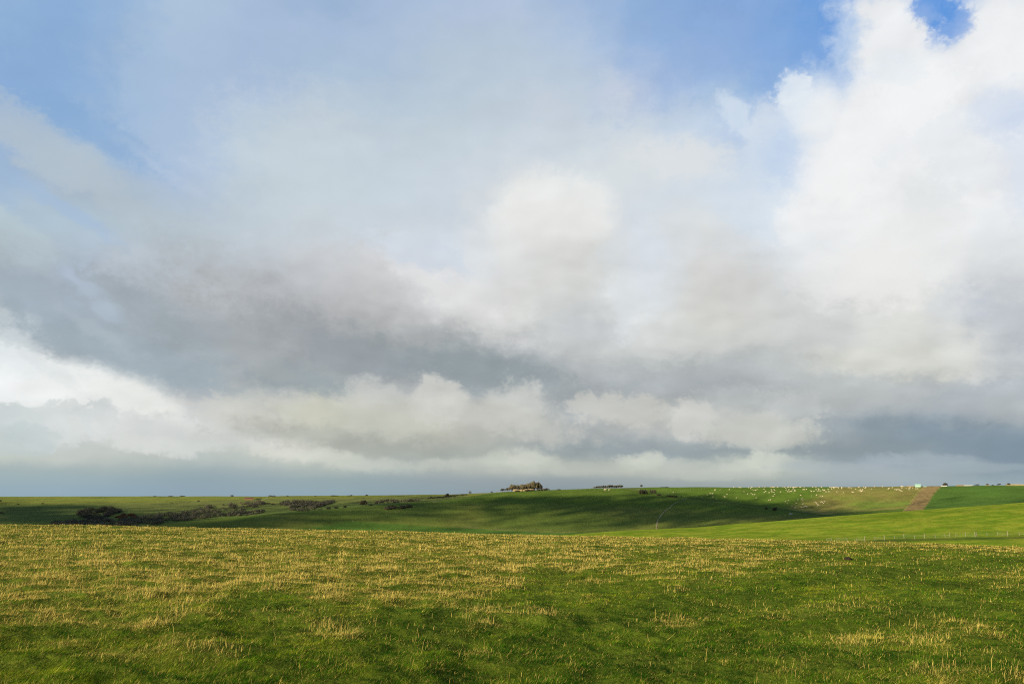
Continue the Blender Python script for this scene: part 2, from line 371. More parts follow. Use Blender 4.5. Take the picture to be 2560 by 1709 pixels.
# ------------------------------------------------------------------ trees and bushes
bark = noisy('bark', (.10,.075,.05), (.17,.13,.09), 3)
M_bare = noisy('bare_twigs', (.085,.068,.040), (.16,.135,.080), 1.2, translucent=.15)
M_bare2 = noisy('golden_twigs', (.17,.14,.075), (.28,.235,.135), 1.0, translucent=.15)
M_dark = noisy('dark_leaves', (.045,.044,.028), (.120,.105,.068), .9, translucent=.1)
M_scrub = noisy('scrub_leaves', (.075,.072,.046), (.190,.168,.105), .35, translucent=.1)
M_rust = noisy('rusty_leaves', (.09,.045,.022), (.15,.08,.035), .8, translucent=.15)
M_green = noisy('bush_green', (.04,.08,.012), (.07,.12,.02), .8, translucent=.1)
def leaf_cloud(lobes, n, size, rg_=None):
    """many small ragged faces through the volume of some lobes; lobes = (cx, cy, cz, rx, ry, rz)"""
    L_ = np.array(lobes, float); vol = np.prod(L_[:,3:], 1); p = vol**.8/np.sum(vol**.8)
    k = rng.choice(len(L_), n, p=p); d = rng.normal(size=(n,3)); d /= np.linalg.norm(d, axis=1)[:,None]
    rad = rng.random(n)**.28*(.84+.28*rng.random(n))
    c = L_[k,:3] + d*rad[:,None]*L_[k,3:]
    nm = d/np.maximum(L_[k,3:],.05)*L_[k,3:].mean(1)[:,None]; nm += np.array([0,0,.35]) + rng.normal(size=(n,3))*.55; nm /= np.linalg.norm(nm,axis=1)[:,None]
    a = np.cross(nm, rng.normal(size=(n,3))); a /= np.linalg.norm(a,axis=1)[:,None]; b = np.cross(nm, a)
    s = size*(.6+.8*rng.random((n,1)))
    V = np.stack([c-a*s, c+b*s*.55, c+a*s, c-b*s*.5], 1).reshape(-1,3)
    return V
def crown_obj(V, m, parent=None, name='crown'):
    return mesh_np(name, V, np.arange(len(V)), 4, m, parent=parent)
def tree(px, pyb, wpx, hpx, label, m=None, group=None, lean=.25, rmin=60, flat=.5, trunk_h=.42, cat='tree', name='windswept_tree', dense=1.0, p=None):
    """wind-leaning tree: tapered trunk with limbs, crown of many twig clumps; sizes in photo pixels at its distance"""
    p = p or hit(px, pyb, rmin); k = mpp(p); w = wpx*k; h = hpx*k
    o = empty(name, p); tag(o, label, cat, group)
    o.rotation_euler[2] = -math.atan2(p.x, p.y)
    t = bmesh.new(); th = h*trunk_h; tr = max(.10, h*.035)
    top = Vector((lean*w*.35, 0, th))
    tube(t, [(0,0,-.4),(lean*w*.12,0,th*.5),top], [tr*1.3, tr, tr*.75], 7)
    lobes = []
    nl = random.randint(9, 12)
    for i in range(nl):                                               # limbs fan out of the trunk, the wind side low, the lee side high
        u = (i+.5)/nl*2-1 + random.uniform(-.08,.08)
        cx = lean*w*.22 + u*w*.40; cy = random.uniform(-.28,.28)*w
        env = math.sqrt(max(.05, 1-(u-.15)**2*.85))
        cz = th + (h-th)*env*random.uniform(.30,.78)
        s = random.uniform(.7,1.25)
        lobes.append((cx, cy, cz, w*.13*s, w*.13*s, (h-th)*.24*s))
        tube(t, [top*.6, ((top.x*.6+cx)/2, cy*.5, (th*.6+cz)/2+h*.03), (cx, cy, cz), (cx+w*.04*u, cy, cz+h*.10)], [tr*.55, tr*.35, tr*.16, tr*.06], 5)
    lobes.append((lean*w*.22, 0, th+(h-th)*.46, w*.36, w*.30, (h-th)*.44))
    bm_obj('trunk', t, bark, o)
    n = int((220+wpx*hpx*9)*dense)
    crown_obj(leaf_cloud(lobes, n, max(.14, .022*w+.08)), m or M_bare, o)
    return o
def bush(px, pyb, wpx, hpx, label, m=None, group=None, rmin=60, cat='bush', name='bush', dense=1.0):
    p = hit(px, pyb, rmin); k = mpp(p); w = wpx*k; h = hpx*k
    o = empty(name, p); tag(o, label, cat, group); o.rotation_euler[2] = -math.atan2(p.x, p.y)
    lobes = []; nl = max(3, int(wpx/3))
    for i in range(nl):
        u = (i+.5)/nl*2-1
        hh = h*(.62+.38*math.sqrt(max(0,1-u*u)))*random.uniform(.8,1.05)
        lobes.append((u*w*.40, random.uniform(-.15,.15)*w, hh*.42, w*.5/nl*1.5+.25, min(w*.3, h*.7)+.2, hh*.60))
    n = int((180+wpx*hpx*12)*dense)
    V = leaf_cloud(lobes, n, max(.16, .022*w+.06)); V[:,2] = np.maximum(V[:,2], -.25)
    t = bmesh.new()
    for i in range(3):
        a = random.uniform(0,6.3); tube(t, [(0,0,-.3),(math.cos(a)*w*.12, math.sin(a)*w*.12, h*.3),(math.cos(a)*w*.22, math.sin(a)*w*.2, h*.62)], [.1,.07,.03], 5)
    bm_obj('stem', t, bark, o)
    crown_obj(V, m or M_dark, o, 'foliage')
    return o

# --- the clump round the ruined barn (left to right)
G = 'wind-bent trees around the tan ruined barn'
tree(1256,1228,13,9,'small dark flat-topped tree at the left end of the hilltop clump', m=M_bare, group=G, lean=.2, trunk_h=.4, dense=1.3)
tree(1268,1228,13,10,'short dark brown tree second from the left end of the hilltop clump', m=M_bare, group=G, lean=.15, trunk_h=.38, dense=1.3)
tree(1279,1227,22,18,'pale bare tree leaning over the left end wall of the tan barn', m=M_bare2, group=G, lean=.3, trunk_h=.22, dense=.8)
tree(1293,1227,18,17,'thin grey bare tree with sky showing through, between pale leaning tree and broad tree', m=M_bare2, group=G, lean=.35, trunk_h=.25, dense=.55)
tree(1307,1226,26,18,'broad golden-brown bare tree rising behind the middle of the tan barn', m=M_bare2, group=G, lean=.3, trunk_h=.16, dense=1.3)
tree(1319,1226,22,20,'dense golden-brown tree between the broad tree behind the barn and the tallest one', m=M_bare2, group=G, lean=.2, trunk_h=.16, dense=1.2)
tree(1331,1224,28,23,'tallest tree of the hilltop clump with a rounded golden-brown crown', m=M_bare2, group=G, lean=.1, trunk_h=.16, dense=1.25)
tree(1343,1224,24,21,'rounded brown tree at the right end of the hilltop clump', m=M_bare, group=G, lean=.1, trunk_h=.16, dense=1.4)
bush(1229,1229.5,6,4.5,'tiny dark round bush on the skyline left of the hilltop clump')
bush(1175,1231.5,7,7,'small upright bush alone on the skyline, left of the tiny round bush by the clump', m=M_scrub)
# dark hedge in front of the barn
bush(1294,1228.5,15,5,'low dark bush against the front wall of the tan barn')
bush(1325,1227,30,4.6,'long low dark hedge in front of the right half of the barn', cat='hedge', name='hedge')
bush(1353,1225.5,26,4.8,'low brown hedge under the right end of the hilltop clump', cat='hedge', name='hedge', m=M_scrub)
bush(1366,1224.6,16,5.6,'dark rounded hedge end just right of the hilltop clump', cat='hedge', name='hedge')
bush(1397,1224.2,12,3,'low dark bush on the skyline right of the hilltop clump')
# --- row of little trees on the skyline
G = 'row of small windswept trees on the skyline'
xs = [1486,1491.5,1497,1502,1507.5,1513,1518.5,1524,1529.5,1535,1540,1545,1550,1554]
hs = [3.2,4,4.6,4.6,5.0,5.2,5.4,6.6,6.2,5.4,5.6,6.0,6.6,5.6]
for i,(x_,h_) in enumerate(zip(xs,hs)):
    lab = {0:'lowest little tree at the left end of the skyline tree row', 13:'last little tree at the right end of the skyline tree row'}.get(i,'small dark windswept tree inside the skyline tree row')
    tree(x_,1220.2-.13*i*.6,8.5,h_*1.35,lab, m=M_dark if i%3 else M_scrub, group=G, lean=.2, trunk_h=.22, dense=1.6)
tree(1508.5,1219.5,6.5,7.2,'rust-brown tree showing above the left part of the skyline tree row', m=M_rust, group=G, lean=.1, trunk_h=.3)
tree(1521.5,1219.2,6.5,8,'rust-brown tree peaking above the middle of the skyline tree row', m=M_rust, group=G, lean=.1, trunk_h=.3)
tree(1603,1218.3,7.5,7.6,'lone small windswept tree on the skyline between the tree row and the sheep', m=M_bare, lean=.25, trunk_h=.35, dense=1.6)
bush(1661,1218.2,26,1.9,'long low green bush line on the skyline above the two big dark bushes', m=M_green)
bush(1608,1233.5,23,10.5,'biggest dark round bush on the slope below the lone skyline tree', rmin=300, dense=1.3)
bush(1632,1231.8,19,9.5,'paler round bush touching the right side of the biggest dark bush', m=M_scrub, rmin=300, dense=1.2)
bush(1647,1238,12,4.6,'small dark bush by the fence corner, right of the pair of big bushes', rmin=300)
bush(1673,1240.6,16,4.4,'left half of the low dark scrub beyond the fence corner', rmin=300)
bush(1686,1241.6,16,4.6,'right half of the low dark scrub beyond the fence corner', rmin=300)
bush(1703,1241.5,5,2.4,'tiny dark bush at the right tip of the low scrub beyond the fence corner', rmin=300)
bush(1916,1272,5,4.5,'smaller of the two dark bushes in the fold below the sheep', rmin=300)
bush(1937,1275,10.5,9,'larger of the two dark bushes in the fold below the sheep', m=M_bare, rmin=300)
# --- right skyline
tree(2363,1213.5,13,8.5,'dark round tree on the skyline just right of the ploughed strip', m=M_dark, lean=.05, trunk_h=.15, dense=1.8)
tree(2440,1212.6,9,3.6,'low dark tree just right of the long white building, left of a pair', m=M_scrub, lean=.2, trunk_h=.2)
tree(2445.5,1212.6,6,4,'low dark tree further right of the long white building, right of a pair', m=M_scrub, lean=.1, trunk_h=.2)
tree(2468,1212.2,8,5,'small dark skyline tree midway between the long white building and the stone wall', m=M_dark, lean=.2, trunk_h=.2)
bush(2482,1212.2,5,2,'tiny skyline bush between two small skyline trees at far right')
tree(2497,1211.8,10.5,4.8,'flat spreading dark tree on the skyline, second from the right edge', m=M_dark, lean=.2, trunk_h=.2)
tree(2520.5,1211.6,11,6,'dark spreading tree on the skyline nearest the right edge, beside the stone wall', m=M_dark, lean=.25, trunk_h=.25)
# --- left skyline and slope
bush(387,1240.2,7,1.6,'low dark hump of scrub on the left skyline, first of three')
bush(427,1240.2,12,1.8,'long low hump of scrub on the left skyline, second of three')
bush(456,1240.2,14,2.1,'long low hump of scrub on the left skyline, third of three')
bush(580,1240.6,8.5,5,'dark round bush on the left skyline above the brick shed')
bush(676,1241,12,4.4,'spreading bush on the skyline right of the brick shed, left of a pair', m=M_scrub)
bush(685,1241.4,10,4.6,'spreading bush on the skyline right of the brick shed, right of a pair', m=M_scrub)
bush(718.5,1240.2,5.5,2.8,'tiny dark bush on the skyline, right of the pair near the brick shed')
bush(788,1240,6,1.6,'very low scrub speck on the skyline above the large scrub patch')
bush(836,1239.6,22,2.4,'long low scrub line on the left-centre skyline', m=M_scrub)
bush(873,1239.2,10,2.2,'low scrub on the skyline left of the small leaning tree')
bush(878.5,1239,5,3.6,'small pointed bush on the skyline left of the small leaning tree')
tree(916,1240.4,8,5.4,'small leaning tree on the skyline left of centre', m=M_dark, lean=.4, trunk_h=.3)
bush(644,1248.5,10,4,'low dark bush touching the right side of the brick shed')
bush(651,1246.5,6,2.4,'small bush right of the brick shed by the pale track')
bush(1,1253,5,5,'dark bush at the left edge below the skyline', rmin=600)
bush(4,1282,10,4.5,'faint dark bush at the left edge in the valley slope', rmin=600, m=M_scrub)
bush(45,1260,5,2.6,'tiny bush in the pale fence line nearest the left edge', rmin=600)
bush(107,1259,6,3,'small bush in the pale fence line, second from the left edge', rmin=600)
bush(430,1256.5,5.5,1.8,'flat dark bush just under the pale fence line', rmin=600)
bush(496,1253,6.5,4,'dark round bush on the pale fence line left of the brick shed', rmin=600)
bush(670,1258.5,12,4,'dark bush off the right tip of the long scrub band, left of a pair', rmin=600)
bush(682,1260.5,10,3.6,'dark bush off the right tip of the long scrub band, right of a pair', rmin=600)
G = 'small bushes scattered on the green slope'
bush(800,1273.5,9,4,'smallest bush below the right tail of the large scrub patch', group=G, rmin=600)
bush(821,1272,12,7.5,'dark round bush right of the large scrub patch, first of three', group=G, rmin=600)
bush(840,1270,12,6.5,'dark round bush right of the large scrub patch, second of three', group=G, rmin=600)
bush(862,1268.5,10,7,'dark round bush right of the large scrub patch, third of three', group=G, rmin=600)
tree(907,1264,23,15,'large faint brown bare tree in the fold, right of three round bushes', m=M_bare, rmin=600, lean=.1, trunk_h=.2, flat=.6, dense=1.0, name='bare_tree')
bush(927,1262.5,8,2.6,'little low bush at the foot of the large bare tree', group=G, rmin=600)
tree(1025,1252.5,11,7.5,'dark round tree standing in the hedge, left of the hilltop', m=M_dark, rmin=600, lean=.15, trunk_h=.25)
tree(1077,1245.2,6,5,'tiny dark tree rising from the thin hedge line', m=M_dark, rmin=600, lean=.1, trunk_h=.3)
tree(1117.5,1241,13,8.5,'round-headed brown tree at the left end of the upper hedge', m=M_bare, rmin=600, lean=.25, trunk_h=.16, dense=1.3)
bush(1156,1237.8,8,4.5,'dark bush standing proud of the upper hedge', rmin=600)

# --- hedges and thickets (read as one mass)
def thicket(name, top, bot, n_, m, label, sz=1.0, rmin=500, cat='thicket', hh=2.6):
    """shrubs packed in the region between two photo lines, each a lobe standing on the land"""
    tx = [a for a,b in top]; x0, x1 = tx[0], tx[-1]; lobes = []; 
    for i in range(n_):
        x_ = random.uniform(x0, x1); a = np.interp(x_, tx, [b for a,b in top]); b = np.interp(x_, [a_ for a_,b_ in bot], [b_ for a_,b_ in bot])
        y_ = b-(b-a)*random.random()**1.15*.93 + 0
        p = hit(x_, max(a+2.2, y_), rmin)
        s = random.uniform(.7,1.35)*sz
        lobes.append((p.x, p.y, p.z+hh*s*.35, 3.0*s, 3.0*s, hh*s*.72))
    V = leaf_cloud(lobes, n_*170, .42)
    c = np.array([np.mean([l[i] for l in lobes]) for i in range(3)]); V = V-c
    o = mesh_np(name, V, np.arange(len(V)), 4, m); o.location = c
    tag(o, label, cat, kind='stuff'); return o
thicket('scrub', [(133,1306),(160,1303),(230,1302),(300,1297),(360,1289),(420,1282),(480,1274),(520,1265),(560,1261),(600,1256),(640,1253),(660,1254)],
        [(133,1316),(230,1318),(300,1318),(360,1313),(420,1307),(480,1299),(520,1294),(560,1290),(600,1284),(640,1270),(660,1261)], 330, M_scrub, 'long dark band of scrub running up the valley towards the brick shed')
thicket('scrub', [(566,1284),(600,1279),(633,1276),(660,1275)],[(566,1290),(600,1289),(633,1286),(660,1281)], 40, M_scrub, 'thin lower strip of scrub under the long dark band', .7)
thicket('scrub', [(200,1276),(225,1270),(260,1268),(280,1268),(297,1275)],[(200,1288),(225,1302),(258,1302),(275,1288),(297,1281)], 110, M_dark, 'dark oval thicket alone on the left slope above the scrub band')
thicket('scrub', [(290,1291),(310,1285),(328,1285),(342,1291)],[(290,1297),(310,1298),(328,1295),(342,1294)], 26, M_rust, 'small reddish-brown scrub between the oval thicket and the scrub band', .75)
thicket('scrub', [(704,1258),(722,1252),(750,1251),(775,1253),(795,1256),(815,1255),(835,1252)],[(704,1261),(722,1266),(735,1280),(770,1277),(795,1268),(815,1261),(835,1257)], 150, M_scrub, 'large brown scrub patch right of the long band on the valley side')
thicket('scrub', [(965,1268),(985,1265),(1010,1263),(1027,1263)],[(965,1272),(985,1273.5),(1010,1270),(1027,1266)], 34, M_bare, 'low brown scrub lying alone on the dark slope below the hedge', .62, hh=1.9)
thicket('hedge', [(934,1250),(960,1249),(985,1249),(1000,1250),(1020,1251),(1054,1248)],[(934,1259),(960,1258.5),(985,1257),(1000,1254),(1020,1253),(1054,1250)], 46, M_scrub, 'thick lower hedge tapering up the slope left of the hilltop', .62, cat='hedge')
thicket('hedge', [(1062,1245),(1118,1239),(1140,1236),(1168,1234.5)],[(1062,1247),(1118,1242.5),(1140,1240),(1168,1237)], 46, M_dark, 'thin upper hedge climbing towards the hilltop', .42, cat='hedge', hh=2.2)

# ------------------------------------------------------------------ buildings and walls
M_brick = noisy('red_brick', (.40,.19,.105), (.52,.27,.155), 2.2)
M_brown = noisy('brown_roof', (.16,.08,.05), (.24,.13,.08), 1.5)
M_stone = noisy('tan_stone', (.36,.25,.12), (.52,.38,.20), 1.4)
M_white = noisy('white_render', (.50,.47,.40), (.62,.58,.50), .8)
M_mint = noisy('mint_sheeting', (.32,.50,.36), (.40,.60,.44), .7)
M_tile = noisy('tile_roof', (.30,.20,.13), (.38,.27,.18), 1.2)
M_gap = noisy('dark_opening', (.03,.025,.02), (.05,.04,.03), 2)
def building(px, pyb, wpx, hpx, depth, label, mw, mr, name='barn', rise=.35, cat='barn', openings=1, rmin=60, flat=False, roofm=None, p=None):
    p = p or hit(px, pyb, rmin); k = mpp(p); w = wpx*k; h = hpx*k
    o = empty(name, p); tag(o, label, cat); o.rotation_euler[2] = -math.atan2(p.x, p.y)
    eh = h*(1-rise)
    b = bmesh.new(); box(b, -w/2, w/2, 0, depth, -1.5, eh)
    bm_obj('wall', b, mw, o)
    b = bmesh.new(); e = .25
    prof = [(-e, eh-.02), (depth/2, h), (depth+e, eh-.02), (depth/2, h-.16)]
    for sx in (-w/2-e, w/2+e): pass
    L_ = [b.verts.new((-w/2-e, y_, z_)) for y_, z_ in prof]; R_ = [b.verts.new((w/2+e, y_, z_)) for y_, z_ in prof]
    b.faces.new(L_[::-1]); b.faces.new(R_)
    for i in range(4): b.faces.new((L_[i], L_[(i+1)%4], R_[(i+1)%4], R_[i]))
    bmesh.ops.recalc_face_normals(b, faces=b.faces)
    bm_obj('roof', b, mr, o)
    if openings:
        for i in range(openings):
            b = bmesh.new(); cx = (-.5+(i+.5)/openings)*w; box(b, cx-w*.08/openings**.5, cx+w*.08/openings**.5, -.04, .3, .0, eh*.62)
            bm_obj('door', b, M_gap, o)
    return o
building(622.5,1249,21,6.2,6,'long low red brick shed under the left skyline', M_brick, M_brown, name='brick_shed', cat='shed', rise=.35, openings=0, rmin=700)
building(2295,1216.8,12,7.4,8,'pale mint-green barn with a gabled roof on the right skyline', M_mint, M_mint, name='mint_barn', rise=.45, openings=0)
building(2257,1216.2,9,1.4,4,'tiny tan shed on the skyline left of the low tan building by the mint barn', M_stone, M_tile, name='low_shed', cat='shed', openings=0)
building(2277,1216.2,15,2.0,4,'low tan building touching the left side of the mint barn', M_stone, M_stone, name='low_shed', cat='shed', openings=0, rise=.3)
building(2309,1216.2,14,1.6,3.5,'long low pale mint shed touching the right side of the mint barn', M_mint, M_mint, name='low_shed', cat='shed', openings=0, rise=.3)
building(2360,1215.4,13,2.5,4,'low white building in front of the dark round skyline tree', M_white, M_white, name='white_building', cat='building', openings=0, rise=.3)
building(2402,1213.8,20,2.6,5,'long brown-roofed low building on the right skyline', M_stone, M_tile, name='low_building', cat='building', openings=0, rise=.55)
building(2421,1213.8,18,2.1,5,'long white low building on the right skyline', M_white, M_white, name='white_building', cat='building', openings=0, rise=.25)
building(2469,1213.2,11,1.3,4,'tiny tan shed under a small dark skyline tree at far right', M_stone, M_stone, name='low_shed', cat='shed', openings=0)
def stone_wall(pts, h, label, rmin=60, name='stone_wall', m=None):
    P = []
    for (a,b),(c,d) in zip(pts[:-1], pts[1:]):
        n_ = max(2, int(abs(c-a)/3))
        for i in range(n_): P.append(hit(a+(c-a)*i/n_, b+(d-b)*i/n_, rmin))
    P.append(hit(*pts[-1], rmin)); b = bmesh.new(); prev = None; o0 = P[0]
    for i, p in enumerate(P):
        q_ = Vector((P[min(i+1,len(P)-1)]-P[max(i-1,0)])); q_.z = 0; q_.normalize(); s = Vector((-q_.y, q_.x, 0))*.3
        hh = h*random.uniform(.86,1.1)
        ring = [b.verts.new(p-o0+s*1.2-Vector((0,0,.8))), b.verts.new(p-o0-s*1.2-Vector((0,0,.8))), b.verts.new(p-o0-s+Vector((0,0,hh))), b.verts.new(p-o0+s+Vector((0,0,hh)))]
        if prev:
            for j in range(4): b.faces.new((prev[j], prev[(j+1)%4], ring[(j+1)%4], ring[j]))
        else: b.faces.new(ring[::-1])
        prev = ring
    b.faces.new(prev); bmesh.ops.recalc_face_normals(b, faces=b.faces)
    o = bm_obj(name, b, m or M_stone); o.location = o0; tag(o, label, 'wall'); return o
stone_wall([(2515,1211.8),(2540,1211.6),(2620,1212.6)], 1.15, 'tan stone wall along the skyline at the right edge', m=noisy('dull_tan_stone', (.22,.18,.09), (.34,.27,.15), 1.4))  # duller tan stone than the barn walls
# tan ruined barn: gable end and long broken walls, no roof
pr = hit(1283, 1228, 60); kk = mpp(pr)
ruin = empty('ruined_barn', pr, -math.atan2(pr.x, pr.y)); tag(ruin, 'roofless tan stone barn under the trees of the hilltop clump', 'barn')
b = bmesh.new()
W_ = 24*kk
box(b, -.3, .35, 0, 6, -1, 2.2); box(b, .35, 4.6, 0, .5, -1, 2.05); bm_obj('end_wall', b, M_stone, ruin)
b = bmesh.new(); x_ = 4.6
while x_ < 47*kk:
    s = random.uniform(1.2,2.2); box(b, x_, x_+s, .02, .48, -1, random.uniform(1.55,1.9)+.25*(x_ > 26*kk)+ x_*.025); x_ += s
bm_obj('front_wall', b, M_stone, ruin)
b = bmesh.new(); box(b, 8.2, 9.0, -.03, .3, .3, 1.3); bm_obj('doorway', b, M_gap, ruin)
# pale water trough beside the track in the fold
b = bmesh.new()
box(b,-1.1,1.1,-.3,-.24,.1,.75); box(b,-1.1,1.1,.24,.3,.1,.75); box(b,-1.1,-1.04,-.24,.24,.1,.75); box(b,1.04,1.1,-.24,.24,.1,.75); box(b,-1.04,1.04,-.24,.24,.1,.16); box(b,-.9,-.7,-.2,.2,-.3,.1); box(b,.7,.9,-.2,.2,-.3,.1)
o = bm_obj('water_trough', b, mat('trough_metal', (.5,.56,.56), .6, .3)); p = hit(1977,1285,300); o.location = p; o.rotation_euler[2] = -math.atan2(p.x,p.y)
o.scale = (1.0,1.0,1.0); tag(o, 'pale metal water trough in the fold right of the two dark bushes', 'trough')

# ------------------------------------------------------------------ chalk path and the track by the shed
def ribbon(name, pts, width, m, rmin, lift=.12, jit=0):
    P = [hit(a,b,rmin) for a,b in pts]; V = []; fine = []
    for A,B in zip(P[:-1],P[1:]):
        n_ = max(2, int((B-A).length/2.5)); fine += [A+(B-A)*i/n_ for i in range(n_)]
    fine.append(P[-1])
    for i,p in enumerate(fine):
        d = fine[min(i+1,len(fine)-1)]-fine[max(i-1,0)]; d.z = 0; d.normalize(); s = Vector((-d.y,d.x,0))*width/2*random.uniform(1-jit,1+jit)
        for q_ in (p-s, p+s): V.append((q_.x,q_.y,float(ground_z(q_.x,q_.y))+lift))
    f = [(2*i,2*i+1,2*i+3,2*i+2) for i in range(len(fine)-1)]
    o = mesh_np(name, V, f, 4, m); tag(o, kind='structure'); return o
M_chalk = noisy('chalk', (.07,.085,.02), (.40,.31,.15), .55, detail=9)
ribbon('chalk_path', [(1641,1324),(1641.5,1316),(1642,1308),(1645,1299),(1651,1290),(1659,1281),(1668,1273),(1675,1269)], 1.0, M_chalk, 470, jit=.7)
ribbon('chalk_path', [(1675,1269),(1680,1263),(1688,1257),(1700,1252),(1718,1246.5)], .9, noisy('worn_chalk', (.07,.11,.02), (.26,.25,.13), .5, detail=8), 470, jit=.5)
ribbon('track', [(650,1252.5),(660,1248),(668,1244.5),(682,1241.5)], 2.0, noisy('pale_track', (.16,.19,.05), (.30,.30,.12), .5), 600)

# ------------------------------------------------------------------ fences
M_wood = noisy('weathered_post', (.17,.155,.09), (.30,.27,.17), 6)
M_wire = mat('wire', (.25,.26,.22), .6, .3)
def post_mesh(w, h):
    b = bmesh.new(); tube(b, [(0,0,-.35),(0,0,h*.5),(.01,0,h-.05),(.01,0,h)], [w/2, w/2, w/2*.95, w/2*.7], 7)
    me_ = bpy.data.meshes.new('post'); b.to_mesh(me_); b.free(); me_.materials.append(M_wood); return me_
def fence(label, pts, rmin, gap, w, h, wires=0, group=None, posts=None, name='post_and_wire_fence', hv=.12):
    P = [hit(a,b,rmin) for a,b in pts]
    fine = []
    if posts: fine = [hit(a,b,rmin) for a,b,_ in posts]
    else:
        d = 0
        for A,B in zip(P[:-1],P[1:]):
            Ln = (B-A).length; t_ = d
            while t_ < Ln: fine.append(A+(B-A)*t_/Ln); t_ += gap
            d = t_-Ln
        if len(fine) > 100:
            idx = np.linspace(0,len(fine)-1,100).astype(int); fine = [fine[i] for i in idx]
    o0 = fine[0]; root = empty(name, o0); tag(root, label, 'fence', group)
    pm = post_mesh(w, h)
    for i,p in enumerate(fine):
        q_ = bpy.data.objects.new('post', pm); C.objects.link(q_); q_.parent = root
        z_ = float(ground_z(p.x,p.y)); s = posts[i][2] if posts else random.uniform(1-hv,1+hv)
        q_.location = (p.x-o0.x, p.y-o0.y, z_-o0.z); q_.scale = (max(.6,s) if posts else 1, max(.6,s) if posts else 1, s); q_.rotation_euler = (random.uniform(-.05,.05), random.uniform(-.05,.05), random.uniform(0,3))
    if wires:
        b = bmesh.new(); srt = fine
        for wz in wires:
            for A,B in zip(srt[:-1],srt[1:]):
                a = Vector((A.x-o0.x,A.y-o0.y,float(ground_z(A.x,A.y))-o0.z+wz)); c = Vector((B.x-o0.x,B.y-o0.y,float(ground_z(B.x,B.y))-o0.z+wz))
                tube(b, [a, (a+c)/2-Vector((0,0,.02)), c], [.012]*3, 4)
        bm_obj('wire', b, M_wire, root)
    return root
def c5(x,y): return 2060+x/4.698, 1180+y/4.698
np_ = [(30,806,.55),(92,812,.8),(150,808,.6),(272,812,.95),(383,806,.75),(480,805,1.25),(598,796,.85),(712,793,1.3),(828,782,.9),(942,778,1.2),(1066,778,.9),(1185,774,1.3),(1308,768,.9),(1425,765,.9),(1480,764,1.2),(1547,758,.85),(1663,755,1.1),(1778,758,1.35),(1792,757,1.2),(1918,748,.85),(2043,742,.9),(2160,750,1.3),(2295,742,.9),(2420,738,1.2),(2540,734,.9),(2660,730,1.3)]
fence('post-and-wire fence of grey posts crossing the bright slope behind the near field', [(0,0)], 150, 0, .17, 1.12, wires=(.25,.6,.95), posts=[(*c5(a,b),s) for a,b,s in np_], name='stock_fence') if False else None
posts = [(*c5(a,b),s) for a,b,s in np_]
fence('post-and-wire fence of grey posts crossing the bright slope behind the near field', [(p[0],p[1]) for p in posts], 150, 0, .17, 1.12, wires=(.25,.6,.95), posts=posts, name='stock_fence')
fence('pale post fence line along the left hillside ending at the brick shed', [(-40,1260),(110,1258.6),(300,1257.6),(430,1255.6),(520,1251.6),(610,1248.4)], 700, 4.2, .34, 1.0)
fence('fence climbing the edge of the dark slope from the valley to the hedges', [(560,1294.5),(640,1288.6),(788,1276),(927,1264),(1050,1257),(1120,1256)], 480, 5, .2, 1.1)
fence('dotted fence crossing the dark slope diagonally up to the ridge left of the clump', [(775,1322),(880,1304),(980,1282),(1020,1274),(1090,1254),(1117,1249.5),(1175,1242),(1240,1232.5)], 480, 5.5, .22, 1.1)
fence('long faint fence across the upper dark slope below the hilltop clump', [(1120,1256),(1240,1256),(1400,1261),(1520,1266),(1680,1272),(1850,1281),(1990,1293)], 480, 7, .2, 1.1)
fence('skyline fence in front of the clump and tree row', [(1240,1230.5),(1300,1228.8),(1360,1226.2),(1420,1224.6),(1520,1224.4),(1600,1224),(1720,1225.5),(1770,1220.5),(1800,1218.8)], 480, 4.3, .26, 1.15)
fence('short fence rising from the scrub corner to the skyline fence', [(1655,1234),(1690,1232),(1715,1226.5),(1730,1224.5)], 480, 4, .26, 1.15)
fence('sparse posts along the lowest boundary of the dark slope', [(1240,1323),(1280,1324.7),(1305,1325.5),(1350,1328),(1390,1329.8),(1440,1330.5)], 480, 14, .26, 1.3)
# little gate in the diagonal fence
p = hit(1092,1256,480); g = empty('field_gate', p, -math.atan2(p.x,p.y)); tag(g, 'pale wooden field gate in the fence left of the dark hilltop slope', 'gate')
b = bmesh.new(); 
for z_ in (.25,.55,.85,1.15): box(b,-2.6,2.6,-.03,.03,z_,z_+.09)
bm_obj('bars', b, M_wood, g)
for sx in (-2.75,2.75):
    b = bmesh.new(); box(b, sx-.12,sx+.12,-.12,.12,-.4,1.5); bm_obj('post', b, M_wood, g)

